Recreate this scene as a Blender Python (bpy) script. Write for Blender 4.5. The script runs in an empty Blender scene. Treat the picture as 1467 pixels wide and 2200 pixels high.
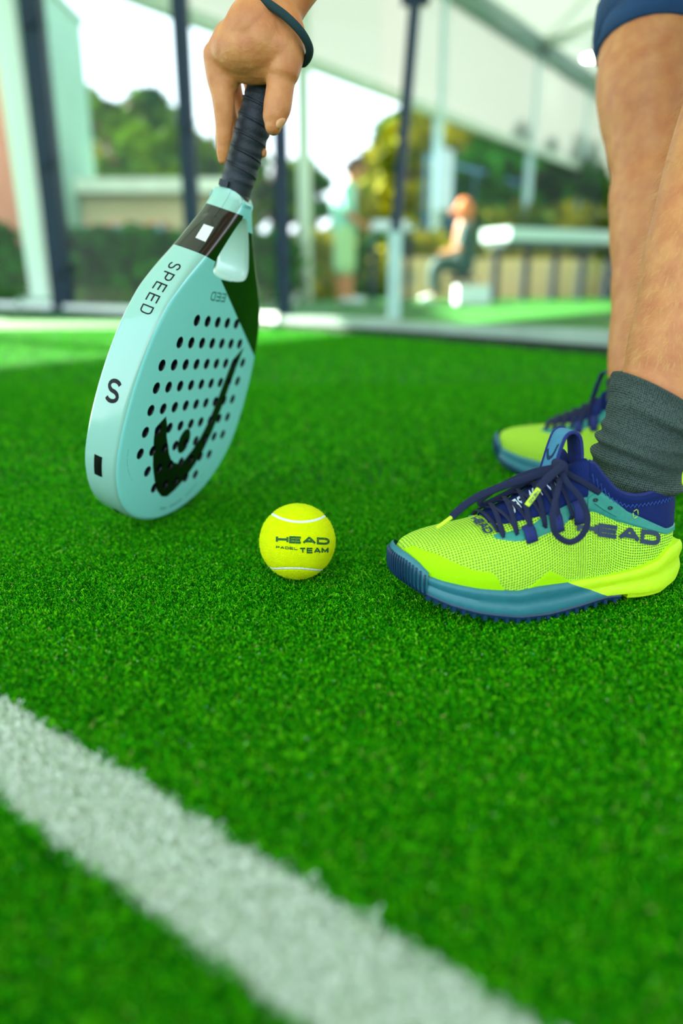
import bpy, bmesh, math, random
import numpy as np
from mathutils import Vector, Matrix
from mathutils.bvhtree import BVHTree

# ------------------------------------------------------------------ camera, sky, sun, exposure
S = bpy.context.scene
COL = S.collection
FPX = 1558.0
TH = math.atan(490 / FPX)
CH = 0.243
cam_d = bpy.data.cameras.new('camera')
cam = bpy.data.objects.new('camera', cam_d); COL.objects.link(cam)
cam.location = (0, 0, CH); cam.rotation_euler = (math.pi / 2 - TH, 0, 0)
cam_d.sensor_fit = 'VERTICAL'; cam_d.sensor_height = 36.0; cam_d.lens = FPX * 36.0 / 2200
cam_d.clip_start = 0.01; cam_d.clip_end = 300
cam_d.dof.use_dof = True; cam_d.dof.focus_distance = 0.60; cam_d.dof.aperture_fstop = 2.1
S.camera = cam
S.view_settings.view_transform = 'Standard'; S.view_settings.look = 'None'
S.view_settings.gamma = 1.0; S.view_settings.use_curve_mapping = False
S.view_settings.exposure = 1.38

w = bpy.data.worlds.new('sky'); S.world = w; w.use_nodes = True
nt = w.node_tree; nt.nodes.clear()
wo = nt.nodes.new('ShaderNodeOutputWorld'); bg = nt.nodes.new('ShaderNodeBackground')
tc = nt.nodes.new('ShaderNodeTexCoord'); sp = nt.nodes.new('ShaderNodeSeparateXYZ'); rp = nt.nodes.new('ShaderNodeValToRGB')
nt.links.new(tc.outputs['Generated'], sp.inputs[0]); nt.links.new(sp.outputs[2], rp.inputs[0])
rp.color_ramp.elements[0].position = 0.0; rp.color_ramp.elements[0].color = (0.86, 0.95, 1.0, 1)
rp.color_ramp.elements[1].position = 0.9; rp.color_ramp.elements[1].color = (0.50, 0.74, 1.0, 1)
nt.links.new(rp.outputs[0], bg.inputs[0]); bg.inputs[1].default_value = 1.25
nt.links.new(bg.outputs[0], wo.inputs[0])

sun_d = bpy.data.lights.new('sun', 'SUN'); sun_d.energy = 18.0; sun_d.angle = math.radians(0.8); sun_d.color = (1, .95, .85)
sun = bpy.data.objects.new('sun', sun_d); COL.objects.link(sun); sun.location = (-8, 8, 12)
sun.rotation_euler = Vector((-0.684, 0.485, 0.545)).to_track_quat('Z', 'Y').to_euler()

# ------------------------------------------------------------------ helpers
def V(*a): return Vector(a)
def ray(px, py):
    u = (px - 733.5) / FPX; wv = (py - 1100) / FPX
    return Vector((u, math.cos(TH) - wv * math.sin(TH), -(math.sin(TH) + wv * math.cos(TH))))
CAM = Vector((0, 0, CH))
def gp(px, py, z=0.0):
    d = ray(px, py); return CAM + d * ((z - CH) / d.z)
def at(px, py, t): return CAM + ray(px, py) * t

def srgb(h):
    if isinstance(h, str):
        h = [int(h[i:i + 2], 16) / 255 for i in (0, 2, 4)]
    else: h = [c / 255 for c in h]
    return tuple((c / 12.92 if c <= .04045 else ((c + .055) / 1.055) ** 2.4) for c in h) + (1,)

def mat(name, col, rough=.5, var=.0, vscale=20, metal=0, bump=0, bscale=200, spec=.5, coat=0, sheen=0, sss=0, trans=0, emit=None, coord='Object'):
    m = bpy.data.materials.new(name); m.use_nodes = True
    t = m.node_tree; b = t.nodes['Principled BSDF']
    c = srgb(col)
    b.inputs['Base Color'].default_value = c; b.inputs['Roughness'].default_value = rough
    b.inputs['Metallic'].default_value = metal; b.inputs['Specular IOR Level'].default_value = spec
    b.inputs['Coat Weight'].default_value = coat; b.inputs['Coat Roughness'].default_value = .06
    b.inputs['Sheen Weight'].default_value = sheen
    if sss: b.inputs['Subsurface Weight'].default_value = sss; b.inputs['Subsurface Radius'].default_value = (.006, .002, .001); b.inputs['Subsurface Scale'].default_value = 1
    if emit: b.inputs['Emission Color'].default_value = c; b.inputs['Emission Strength'].default_value = emit
    tc = t.nodes.new('ShaderNodeTexCoord')
    if var:
        n = t.nodes.new('ShaderNodeTexNoise'); n.inputs['Scale'].default_value = vscale; n.inputs['Detail'].default_value = 5
        r = t.nodes.new('ShaderNodeValToRGB'); t.links.new(tc.outputs[coord], n.inputs[0]); t.links.new(n.outputs[0], r.inputs[0])
        r.color_ramp.elements[0].position = .3; r.color_ramp.elements[1].position = .7
        r.color_ramp.elements[0].color = tuple(x * (1 - var) for x in c[:3]) + (1,)
        r.color_ramp.elements[1].color = tuple(min(1, x * (1 + var)) for x in c[:3]) + (1,)
        t.links.new(r.outputs[0], b.inputs['Base Color'])
    if bump:
        n = t.nodes.new('ShaderNodeTexNoise'); n.inputs['Scale'].default_value = bscale; n.inputs['Detail'].default_value = 3
        bp = t.nodes.new('ShaderNodeBump'); bp.inputs['Strength'].default_value = bump; bp.inputs['Distance'].default_value = .002
        t.links.new(tc.outputs[coord], n.inputs[0]); t.links.new(n.outputs[0], bp.inputs['Height']); t.links.new(bp.outputs[0], b.inputs['Normal'])
    return m

def tag(o, label=None, cat=None, group=None, kind=None):
    if label: o['label'] = label
    if cat: o['category'] = cat
    if group: o['group'] = group
    if kind: o['kind'] = kind
    return o
def empty(name, loc=(0, 0, 0), parent=None):
    o = bpy.data.objects.new(name, None); COL.objects.link(o); o.location = loc; o.empty_display_size = .05
    if parent: o.parent = parent
    return o
def mobj(name, verts, faces, m, parent=None, smooth=True, sharp=None):
    me = bpy.data.meshes.new(name); me.from_pydata([tuple(v) for v in verts], [], faces); me.update()
    bm = bmesh.new(); bm.from_mesh(me); bmesh.ops.recalc_face_normals(bm, faces=bm.faces); bm.to_mesh(me); bm.free()
    for mm in (m if isinstance(m, (list, tuple)) else [m]): me.materials.append(mm)
    if smooth: me.shade_smooth()
    if sharp: me.set_sharp_from_angle(angle=math.radians(sharp))
    o = bpy.data.objects.new(name, me); COL.objects.link(o)
    if parent: o.parent = parent
    return o

class MB:
    def __init__(s): s.v = []; s.f = []
    def add(s, vs, fs):
        k = len(s.v); s.v += [tuple(x) for x in vs]; s.f += [tuple(i + k for i in f) for f in fs]; return s
    def box(s, c, d, rz=0, ax=None):
        c = Vector(c); M = Matrix.Rotation(rz, 3, 'Z')
        vs = [c + M @ Vector((x * d[0] / 2, y * d[1] / 2, z * d[2] / 2)) for x in (-1, 1) for y in (-1, 1) for z in (-1, 1)]
        return s.add(vs, [(0, 1, 3, 2), (4, 6, 7, 5), (0, 4, 5, 1), (2, 3, 7, 6), (0, 2, 6, 4), (1, 5, 7, 3)])
    def bar(s, a, b, w, h, up=(0, 0, 1)):
        a = Vector(a); b = Vector(b); d = (b - a).normalized(); u = Vector(up); x = d.cross(u)
        if x.length < 1e-4: x = d.cross(Vector((0, 1, 0)))
        x.normalize(); y = x.cross(d)
        vs = [p + x * i * w / 2 + y * j * h / 2 for p in (a, b) for i, j in ((-1, -1), (1, -1), (1, 1), (-1, 1))]
        return s.add(vs, [(0, 1, 2, 3), (4, 7, 6, 5), (0, 4, 5, 1), (1, 5, 6, 2), (2, 6, 7, 3), (3, 7, 4, 0)])
    def rings(s, rings, closed=True, cap=True, loop=False):
        n = len(rings[0]); k = len(s.v); m = len(rings)
        for r in rings: s.v += [tuple(p) for p in r]
        for i in range(m if loop else m - 1):
            for j in range(n if closed else n - 1):
                a = k + i * n + j; b = k + i * n + (j + 1) % n; i2 = (i + 1) % m
                s.f.append((a, b, k + i2 * n + (j + 1) % n, k + i2 * n + j))
        if cap and closed and not loop:
            s.f.append(tuple(k + j for j in range(n))[::-1]); s.f.append(tuple(k + (m - 1) * n + j for j in range(n)))
        return s
    def tube(s, pts, rads, n=12, flat=1.0, up=None, loop=False):
        """lofted tube, rads = radius (or (a,b)) per point; up = direction the b radius follows"""
        pts = [Vector(p) for p in pts]; m = len(pts); rings = []; last = None
        for i, p in enumerate(pts):
            if loop: d = pts[(i + 1) % m] - pts[i - 1]
            else: d = pts[min(i + 1, m - 1)] - pts[max(i - 1, 0)]
            d.normalize()
            u = Vector(up(i) if callable(up) else up) if up is not None else (last or (Vector((0, 0, 1)) if abs(d.z) < .9 else Vector((0, 1, 0))))
            x = d.cross(u)
            if x.length < 1e-5: x = d.cross(Vector((.3, .5, .8)))
            x.normalize(); y = x.cross(d).normalized(); last = y
            r = rads[i] if isinstance(rads, list) else rads
            ra, rb = r if hasattr(r, '__len__') else (r, r * flat)
            rings.append([p + x * ra * math.cos(2 * math.pi * k / n) + y * rb * math.sin(2 * math.pi * k / n) for k in range(n)])
        return s.rings(rings, loop=loop)
    def cap_chain(s, pts, rads, n=16):
        """capsule-like tapered chain with round ends"""
        pts = [Vector(p) for p in pts]
        P = []; R = []
        d0 = (pts[1] - pts[0]).normalized(); d1 = (pts[-1] - pts[-2]).normalized()
        for a in (80, 50, 22): P.append(pts[0] - d0 * rads[0] * math.sin(math.radians(a))); R.append(rads[0] * math.cos(math.radians(a)))
        cp, cr = catmull(pts, rads, 6)
        P += cp; R += cr
        for a in (22, 50, 80): P.append(pts[-1] + d1 * rads[-1] * math.sin(math.radians(a))); R.append(rads[-1] * math.cos(math.radians(a)))
        return s.tube(P, R, n)
    def build(s, name, m, parent=None, smooth=False, sharp=None):
        return mobj(name, s.v, s.f, m, parent, smooth, sharp)

def catmull(pts, vals=None, k=6, loop=False):
    P = [Vector(p) for p in pts]; n = len(P); out = []; ov = []
    segs = n if loop else n - 1
    for i in range(segs):
        if loop: p0, p1, p2, p3 = P[i - 1], P[i], P[(i + 1) % n], P[(i + 2) % n]
        else: p0, p1, p2, p3 = P[max(i - 1, 0)], P[i], P[i + 1], P[min(i + 2, n - 1)]
        for j in range(k):
            t = j / k
            out.append(.5 * ((2 * p1) + (p2 - p0) * t + (2 * p0 - 5 * p1 + 4 * p2 - p3) * t * t + (3 * p1 - p0 - 3 * p2 + p3) * t ** 3))
            if vals is not None:
                a, b = vals[i], vals[(i + 1) % n]; tt = t * t * (3 - 2 * t)
                ov.append(tuple(x + (y - x) * tt for x, y in zip(a, b)) if hasattr(a, '__len__') else a + (b - a) * tt)
    if not loop:
        out.append(P[-1]);
        if vals is not None: ov.append(vals[-1])
    return (out, ov) if vals is not None else out

def apply_mods(o):
    dg = bpy.context.evaluated_depsgraph_get(); dg.update()
    me = bpy.data.meshes.new_from_object(o.evaluated_get(dg)); o.modifiers.clear(); old = o.data; o.data = me
    return o
def remesh(o, vox, sm=6):
    r = o.modifiers.new('r', 'REMESH'); r.mode = 'VOXEL'; r.voxel_size = vox; r.use_smooth_shade = True
    s = o.modifiers.new('s', 'SMOOTH'); s.factor = .6; s.iterations = sm
    return apply_mods(o)
def interp(x, xs, ys): return float(np.interp(x, xs, ys))

# --- stroke font: glyph = (width, [polylines]) on a unit-high cell
def arc(cx, cy, rx, ry, a0, a1, n=10):
    return [(cx + rx * math.cos(math.radians(a0 + (a1 - a0) * i / n)), cy + ry * math.sin(math.radians(a0 + (a1 - a0) * i / n))) for i in range(n + 1)]
GL = {
 'H': (1, [[(0, 0), (0, 1)], [(1, 0), (1, 1)], [(0, .5), (1, .5)]]),
 'E': (1, [[(1, 0), (0, 0), (0, 1), (1, 1)], [(0, .5), (.95, .5)]]),
 'A': (1.1, [[(0, 0), (.5, 1), (.6, 1), (1.1, 0)], [(.22, .33), (.88, .33)]]),
 'D': (1, [[(0, 0), (0, 1), (.6, 1)] + arc(.6, .65, .4, .35, 90, 0, 5)[1:] + arc(.6, .35, .4, .35, 0, -90, 5) + [(0, 0)]]),
 'P': (.95, [[(0, 0), (0, 1), (.65, 1)] + arc(.65, .72, .3, .28, 90, -90, 8)[1:] + [(0, .44)]]),
 'R': (.95, [[(0, 0), (0, 1), (.65, 1)] + arc(.65, .72, .3, .28, 90, -90, 8)[1:] + [(0, .44)], [(.55, .44), (.95, 0)]]),
 'L': (.85, [[(0, 1), (0, 0), (.85, 0)]]),
 'T': (1, [[(0, 1), (1, 1)], [(.5, 1), (.5, 0)]]),
 'M': (1.1, [[(0, 0), (0, 1), (.55, .25), (1.1, 1), (1.1, 0)]]),
 'N': (1, [[(0, 0), (0, 1), (1, 0), (1, 1)]]),
 'I': (0.05, [[(0, 0), (0, 1)]]),
 'O': (1, [arc(.5, .5, .5, .5, 0, 360, 20)]),
 'S': (.85, [arc(.44, .75, .40, .25, 25, 255, 10) + arc(.42, .25, .42, .25, 75, -150, 10)]),
 ' ': (.5, []),
}
def text_polys(txt, aspect=1.3, thick=.2, gap=.35, seg=.12):
    """returns quads (4 pts) in text space: x 0..1 across the whole word, y 0..1"""
    quads = []; x = 0
    tot = sum(GL[c][0] * aspect for c in txt) + gap * (len(txt) - 1) + thick
    for c in txt:
        wd, pls = GL[c]
        for pl in pls:
            pts = [Vector((x + thick / 2 + p[0] * aspect, thick / 2 + p[1] * (1 - thick))) for p in pl]
            dense = []
            for a, b in zip(pts, pts[1:]):
                n = max(1, int((b - a).length / seg))
                dense += [a + (b - a) * i / n for i in range(n)]
            dense.append(pts[-1]); closed = (pts[0] - pts[-1]).length < 1e-4
            L = []; R = []; m = len(dense)
            for i, p in enumerate(dense):
                if closed: a = dense[i - 1] if i else dense[-2]; b = dense[(i + 1) % m] if i < m - 1 else dense[1]
                else: a = dense[max(i - 1, 0)]; b = dense[min(i + 1, m - 1)]
                d1 = (p - a); d2 = (b - p)
                if d1.length < 1e-6: d1 = d2
                if d2.length < 1e-6: d2 = d1
                d1.normalize(); d2.normalize(); n1 = Vector((-d1.y, d1.x)); n2 = Vector((-d2.y, d2.x)); nn = n1 + n2
                nn = nn / max(.5, nn.dot(n1)) if nn.length > .2 else n1
                e = Vector((0, 0))
                if not closed and i == 0: e = -d2 * thick / 2 * (0 if pl is pls[0] else 0)
                L.append(p + nn * thick / 2 + e); R.append(p - nn * thick / 2 + e)
            for i in range(m - 1): quads.append((L[i], L[i + 1], R[i + 1], R[i]))
        x += wd * aspect + gap
    return [[(q.x / tot, q.y) for q in qq] for qq in quads], tot
def decal(name, quads, fn, m, parent, thick=.0003):
    """fn(u,v) -> (point, normal): lettering laid on a surface as a thin raised print"""
    vs = []; fs = []
    for q in quads:
        k = len(vs); pn = [fn(*p) for p in q]
        vs += [p for p, n in pn] + [p + n * thick for p, n in pn]
        fs += [(k + 4, k + 5, k + 6, k + 7), (k, k + 1, k + 5, k + 4), (k + 1, k + 2, k + 6, k + 5), (k + 2, k + 3, k + 7, k + 6), (k + 3, k, k + 4, k + 7)]
    return mobj(name, vs, fs, m, parent, smooth=False)

# ------------------------------------------------------------------ large setting: turf
LN_A = gp(0, 1490); LN_B = gp(1180, 2200)             # far edge of the white line
LD = (LN_B - LN_A).normalized(); LN = Vector((LD.y, -LD.x, 0))
if LN.y > 0: LN = -LN
LW = (gp(0, 1700) - LN_A).dot(LN) * .5 + (gp(650, 2200) - LN_A).dot(LN) * .5

def turf_ground_mat():
    m = bpy.data.materials.new('turf_ground'); m.use_nodes = True; t = m.node_tree; b = t.nodes['Principled BSDF']
    b.inputs['Roughness'].default_value = .6; b.inputs['Specular IOR Level'].default_value = .35
    tc = t.nodes.new('ShaderNodeTexCoord')
    n1 = t.nodes.new('ShaderNodeTexNoise'); n1.inputs['Scale'].default_value = 330; n1.inputs['Detail'].default_value = 3
    n2 = t.nodes.new('ShaderNodeTexNoise'); n2.inputs['Scale'].default_value = 3; n2.inputs['Detail'].default_value = 3
    r1 = t.nodes.new('ShaderNodeValToRGB'); e = r1.color_ramp.elements
    e[0].position = .3; e[0].color = srgb((0, 60, 0)); e[1].position = .75; e[1].color = srgb((40, 150, 0))
    mx = t.nodes.new('ShaderNodeMix'); mx.data_type = 'RGBA'; mx.blend_type = 'MULTIPLY'; mx.inputs[0].default_value = .5
    r2 = t.nodes.new('ShaderNodeValToRGB'); r2.color_ramp.elements[0].color = (.6, .6, .6, 1); r2.color_ramp.elements[0].position = .35; r2.color_ramp.elements[1].position = .65
    for n in (n1, n2): t.links.new(tc.outputs['Object'], n.inputs[0])
    t.links.new(n1.outputs[0], r1.inputs[0]); t.links.new(n2.outputs[0], r2.inputs[0])
    t.links.new(r1.outputs[0], mx.inputs[6]); t.links.new(r2.outputs[0], mx.inputs[7]); t.links.new(mx.outputs[2], b.inputs['Base Color'])
    bp = t.nodes.new('ShaderNodeBump'); bp.inputs['Strength'].default_value = .8; bp.inputs['Distance'].default_value = .004
    t.links.new(n1.outputs[0], bp.inputs['Height']); t.links.new(bp.outputs[0], b.inputs['Normal'])
    return m
GM = turf_ground_mat()
GZ = -.006
nx = 60
vs = []; fs = []
f_ = MB(); f_.add([(-40, -15, GZ), (40, -15, GZ), (40, 60, GZ), (-40, 60, GZ)], [(0, 1, 2, 3)])
floor = f_.build('floor', GM); tag(floor, 'short dense green artificial turf of the padel court', kind='structure')

def fibre_mat(name, cols, rough=.5, spec=.05):
    m = bpy.data.materials.new(name); m.use_nodes = True; t = m.node_tree; b = t.nodes['Principled BSDF']
    oi = t.nodes.new('ShaderNodeObjectInfo'); r = t.nodes.new('ShaderNodeValToRGB'); r.color_ramp.interpolation = 'LINEAR'
    while len(r.color_ramp.elements) < len(cols): r.color_ramp.elements.new(.5)
    for i, (p, c) in enumerate(cols): r.color_ramp.elements[i].position = p; r.color_ramp.elements[i].color = srgb(c)
    fa = t.nodes.new('ShaderNodeAttribute'); fa.attribute_name = 'fib'; ad = t.nodes.new('ShaderNodeMath'); fr_ = t.nodes.new('ShaderNodeMath'); fr_.operation = 'FRACT'
    t.links.new(oi.outputs['Random'], ad.inputs[0]); t.links.new(fa.outputs['Fac'], ad.inputs[1]); t.links.new(ad.outputs[0], fr_.inputs[0]); t.links.new(fr_.outputs[0], r.inputs[0]); t.links.new(r.outputs[0], b.inputs['Base Color'])
    b.inputs['Roughness'].default_value = rough; b.inputs['Specular IOR Level'].default_value = spec
    return m
FG = fibre_mat('turf_fibre_green', [(0, (0, 70, 0)), (.35, (14, 134, 0)), (.75, (56, 184, 0)), (.95, (104, 212, 0)), (.993, (120, 214, 40)), (1, (190, 160, 110))])
FW = fibre_mat('turf_fibre_white', [(0, (190, 214, 180)), (.5, (240, 250, 234)), (.9, (254, 255, 250)), (1, (140, 180, 110))])

def clump(name, m, seed, nf=7, rad=.0028, hgt=.0075, wid=.00030):
    rnd = random.Random(seed); mb = MB()
    for i in range(nf):
        a = rnd.uniform(0, 6.28); r = rad * math.sqrt(rnd.random()); x, y = r * math.cos(a), r * math.sin(a)
        dx, dy = rnd.uniform(-1, 1), rnd.uniform(-1, 1); H = hgt * rnd.uniform(.65, 1.1)
        pts = []; segs = 5; cx, cy = x, y; ph = rnd.uniform(0, 6.28)
        for k in range(segs + 1):
            s = k / segs; z = H * (s if s < .75 else .75 + (s - .75) * rnd.uniform(-1.2, .6))
            cx += .0009 * math.cos(ph + k * rnd.uniform(.6, 1.6)) + dx * .0006 * s * 1.6
            cy += .0009 * math.sin(ph + k * rnd.uniform(.6, 1.6)) + dy * .0006 * s * 1.6
            pts.append(Vector((cx, cy, z)))
        side = Vector((math.cos(ph + 1.57), math.sin(ph + 1.57), .2)) * wid
        k0 = len(mb.v); tw = rnd.uniform(-1, 1)
        for k, p in enumerate(pts):
            sd = Matrix.Rotation(tw * k * .5, 3, 'Z') @ side * (1 if k < segs else .5)
            mb.v += [tuple(p - sd), tuple(p + sd)]
        for k in range(segs): mb.f.append((k0 + 2 * k, k0 + 2 * k + 1, k0 + 2 * k + 3, k0 + 2 * k + 2))
    me = bpy.data.meshes.new(name); me.from_pydata(mb.v, [], mb.f); me.materials.append(m); me.shade_smooth()
    fa = me.attributes.new('fib', 'FLOAT', 'FACE'); fa.data.foreach_set('value', [v_ for _ in range(nf) for v_ in [rnd.random()] * 5])
    return bpy.data.objects.new(name, me)       # source shape only, never linked to the scene

def pile(name, pts, scl, m, parent, seed):
    n = len(pts); me = bpy.data.meshes.new(name); me.vertices.add(n); me.vertices.foreach_set('co', pts.astype(np.float32).ravel())
    at_ = me.attributes.new('scl', 'FLOAT', 'POINT'); at_.data.foreach_set('value', scl.astype(np.float32))
    va = me.attributes.new('pick', 'INT', 'POINT'); va.data.foreach_set('value', np.random.randint(0, 4, n).astype(np.int32))
    rot = np.zeros((n, 3), np.float32); rot[:, 2] = np.random.uniform(0, 6.283, n); rot[:, :2] = np.random.normal(0, .16, (n, 2))
    ra = me.attributes.new('rot', 'FLOAT_VECTOR', 'POINT'); ra.data.foreach_set('vector', rot.ravel())
    me.materials.append(m)
    o = bpy.data.objects.new(name, me); COL.objects.link(o); o.parent = parent
    g = bpy.data.node_groups.new(name + '_nodes', 'GeometryNodeTree')
    g.interface.new_socket('Geometry', in_out='INPUT', socket_type='NodeSocketGeometry'); g.interface.new_socket('Geometry', in_out='OUTPUT', socket_type='NodeSocketGeometry')
    N = g.nodes; Lk = g.links; gi = N.new('NodeGroupInput'); go = N.new('NodeGroupOutput'); jn = N.new('GeometryNodeJoinGeometry')
    def attr(nm, ty):
        a = N.new('GeometryNodeInputNamedAttribute'); a.data_type = ty; a.inputs[0].default_value = nm; return a
    sc = attr('scl', 'FLOAT'); ro = attr('rot', 'FLOAT_VECTOR'); pk = attr('pick', 'INT')
    e2r = N.new('FunctionNodeEulerToRotation'); Lk.new(ro.outputs['Attribute'], e2r.inputs[0])
    for k in range(4):
        src = clump(name + '_clump', m, seed + k)
        oi = N.new('GeometryNodeObjectInfo'); oi.inputs[0].default_value = src
        cmp = N.new('FunctionNodeCompare'); cmp.data_type = 'INT'; cmp.operation = 'EQUAL'
        ins = [i for i in cmp.inputs if i.type == 'INT']; Lk.new(pk.outputs['Attribute'], ins[0]); ins[1].default_value = k
        ip = N.new('GeometryNodeInstanceOnPoints'); Lk.new(gi.outputs[0], ip.inputs['Points']); Lk.new(cmp.outputs[0], ip.inputs['Selection'])
        Lk.new(oi.outputs['Geometry'], ip.inputs['Instance']); Lk.new(e2r.outputs[0], ip.inputs['Rotation']); Lk.new(sc.outputs['Attribute'], ip.inputs['Scale'])
        Lk.new(ip.outputs[0], jn.inputs[0])
    Lk.new(jn.outputs[0], go.inputs[0])
    md = o.modifiers.new('pile', 'NODES'); md.node_group = g
    return o

def turf_points():
    P = []; Sc = []
    def zone(x0, x1, y0, y1, sp, sc, cut=None):
        xs = np.arange(x0, x1, sp); ys = np.arange(y0, y1, sp); X, Y = np.meshgrid(xs, ys)
        X = (X + np.random.uniform(-.5, .5, X.shape) * sp).ravel(); Y = (Y + np.random.uniform(-.5, .5, Y.shape) * sp).ravel()
        if cut:
            k = ~((X > cut[0]) & (X < cut[1]) & (Y > cut[2]) & (Y < cut[3])); X = X[k]; Y = Y[k]
        P.append(np.stack([X, Y, np.full(X.shape, GZ)], 1)); Sc.append(np.full(X.shape, sc) * np.random.uniform(.8, 1.2, X.shape))
    zone(-.48, .60, .09, .90, .0027, .95)
    zone(-1.3, 1.4, -.1, 1.9, .0075, 1.5, (-.48, .60, .09, .90))
    zone(-2.6, 2.2, -.3, 4.2, .017, 2.3, (-1.3, 1.4, -.1, 1.9))
    P = np.concatenate(P); Sc = np.concatenate(Sc)
    d = (P[:, 0] - LN_A.x) * LN.x + (P[:, 1] - LN_A.y) * LN.y
    jit = np.random.normal(0, .0012, len(d)) + .0012 * np.sin(P[:, 0] * 160) * np.sin(P[:, 1] * 140 + 1)
    on = (d + jit > 0) & (d + jit < LW)
    return P, Sc, on
P, Sc, ON = turf_points()
tp = pile('turf_pile', P[~ON], Sc[~ON], FG, floor, 10); tag(tp, kind='stuff')
q = [LN_A + LD * -3, LN_A + LD * 3]
lb = MB().add([q[0], q[1], q[1] + LN * LW, q[0] + LN * LW], [(0, 1, 2, 3)])
for i, v in enumerate(lb.v): lb.v[i] = (v[0], v[1], GZ + .0008)
line = lb.build('trim_1', mat('line_backing', (190, 205, 180), .8, .25, 300)); tag(line, 'white painted court line crossing the green turf', kind='structure')
wp = pile('white_turf_pile', P[ON], Sc[ON], FW, line, 40); tag(wp, kind='stuff')
rnd = random.Random(77); spk = [MB(), MB(), MB()]
for i in range(1500):
    x, y = rnd.uniform(-.5, .6), rnd.uniform(.12, 1.0); r0 = rnd.uniform(.0002, .00045); z = rnd.uniform(-.002, .0012)
    spk[rnd.choice((0, 0, 0, 1, 2))].add([(x + r0, y, z), (x - r0 * .5, y + r0 * .8, z), (x - r0 * .5, y - r0 * .8, z), (x, y, z + r0 * 1.3), (x, y, z - r0)], [(0, 1, 3), (1, 2, 3), (2, 0, 3), (1, 0, 4), (2, 1, 4), (0, 2, 4)])
for mb_, c_ in zip(spk, ((236, 240, 226), (236, 170, 110), (120, 214, 200))): tag(mb_.build('sand_grains', mat('sand', c_, .3), floor), kind='stuff')

# ------------------------------------------------------------------ shared materials
WHITE_G = mat('racket_gloss', (186, 232, 222), .16, coat=.6)
BLACK_G = mat('racket_black', (4, 5, 5), .3, coat=.15, spec=.3)
INK = mat('black_print', (4, 7, 8), .45, spec=.25)
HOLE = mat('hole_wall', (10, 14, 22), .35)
GRIP = mat('grip_tape', (22, 34, 46), .5, .25, 60, bump=.35, bscale=900)
SKIN = mat('skin', (226, 164, 122), .5, .13, 60, bump=.25, bscale=330, sss=.25)
def skin_mat():
    m = SKIN; t = m.node_tree; b = t.nodes['Principled BSDF']
    r = [n for n in t.nodes if n.type == 'VALTORGB'][0]
    r.color_ramp.elements[0].color = srgb((196, 118, 68)); r.color_ramp.elements[1].color = srgb((214, 146, 86))
skin_mat()

# ------------------------------------------------------------------ padel racket
RS = .906
RR = Matrix(((0.29543, 0.31044, 0.90352), (0.9517, -0.01288, -0.30675), (-0.08359, 0.95051, -0.29925)))
RT = Vector((-0.13662, 0.82708, -0.04041)) * RS + Vector((0, 0, CH))
racket = empty('padel_racket'); tag(racket, 'pale mint padel racket with round holes, held upright by its dark grip', 'racket')
racket.matrix_world = Matrix.Translation(RT) @ (RR * RS).to_4x4()
RY = [-.2395, -.2385, -.236, -.231, -.222, -.208, -.190, -.168, -.147, -.120, -.090, -.068, -.045, -.020, 0, .018, .035, .050, .065, .080, .095, .108, .118, .126, .134]
RW = [.0, .018, .035, .055, .0775, .099, .1165, .1295, .1365, .1395, .1390, .1370, .1330, .1265, .1185, .109, .0965, .0835, .0690, .0555, .043, .0325, .0250, .0195, .0172]
half = catmull([(w_, y_, 0) for w_, y_ in zip(RW, RY)], k=5)
out2 = [(p.x, p.y) for p in half] + [(-p.x, p.y) for p in reversed(half[1:])]
def rim(n=220):
    L = [0]
    for a, b in zip(out2, out2[1:]): L.append(L[-1] + math.dist(a, b))
    T = np.linspace(0, L[-1], n + 1)[:-1]; return [(np.interp(t, L, [p[0] for p in out2]), np.interp(t, L, [p[1] for p in out2])) for t in T]
rimp = rim()
CX = 0.0
def inset(p, d):
    i = min(range(len(rimp)), key=lambda k: abs(rimp[k][0] - p[0]) + abs(rimp[k][1] - p[1]))
    return p
rn = []
for i, p in enumerate(rimp):
    a = rimp[i - 1]; b = rimp[(i + 1) % len(rimp)]; dx, dy = b[0] - a[0], b[1] - a[1]; l_ = math.hypot(dx, dy)
    rn.append((-dy / l_, dx / l_))
TK = .040
def edge_b(y): # bevel reach and depth of the rim edge
    k = min(1, max(0, (y - .02) / .09)); return .0065 + .006 * k, .0050 + .0105 * k
def rim_layers(y):
    b, dz = edge_b(y); th = TK; o = 0
    L = []
    for s in (0, .12, .3, .55, .8, 1): a = s * math.pi / 2; L.append((b * (1 - math.sin(a)) , -o - dz * (1 - math.cos(a))))
    mid = [(-.0004, -TK * .38), (-.0008, -TK * .5), (-.0004, -TK * .62)]
    L2 = [(x, -TK - z) for x, z in reversed(L)]
    return L + mid + L2
nl = len(rim_layers(0)); body = MB(); rings_ = []
for k in range(nl):
    r_ = []
    for (x, y), (nx_, ny_) in zip(rimp, rn):
        ins, z = rim_layers(y)[k]; r_.append((x + nx_ * ins, y + ny_ * ins, z))
    rings_.append(r_)
body.rings(rings_, closed=True, cap=True)
THR = mat('throat_white', (196, 226, 216), .22, coat=.5)
frame = body.build('frame', [WHITE_G, HOLE, THR], None, smooth=True)
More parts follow.
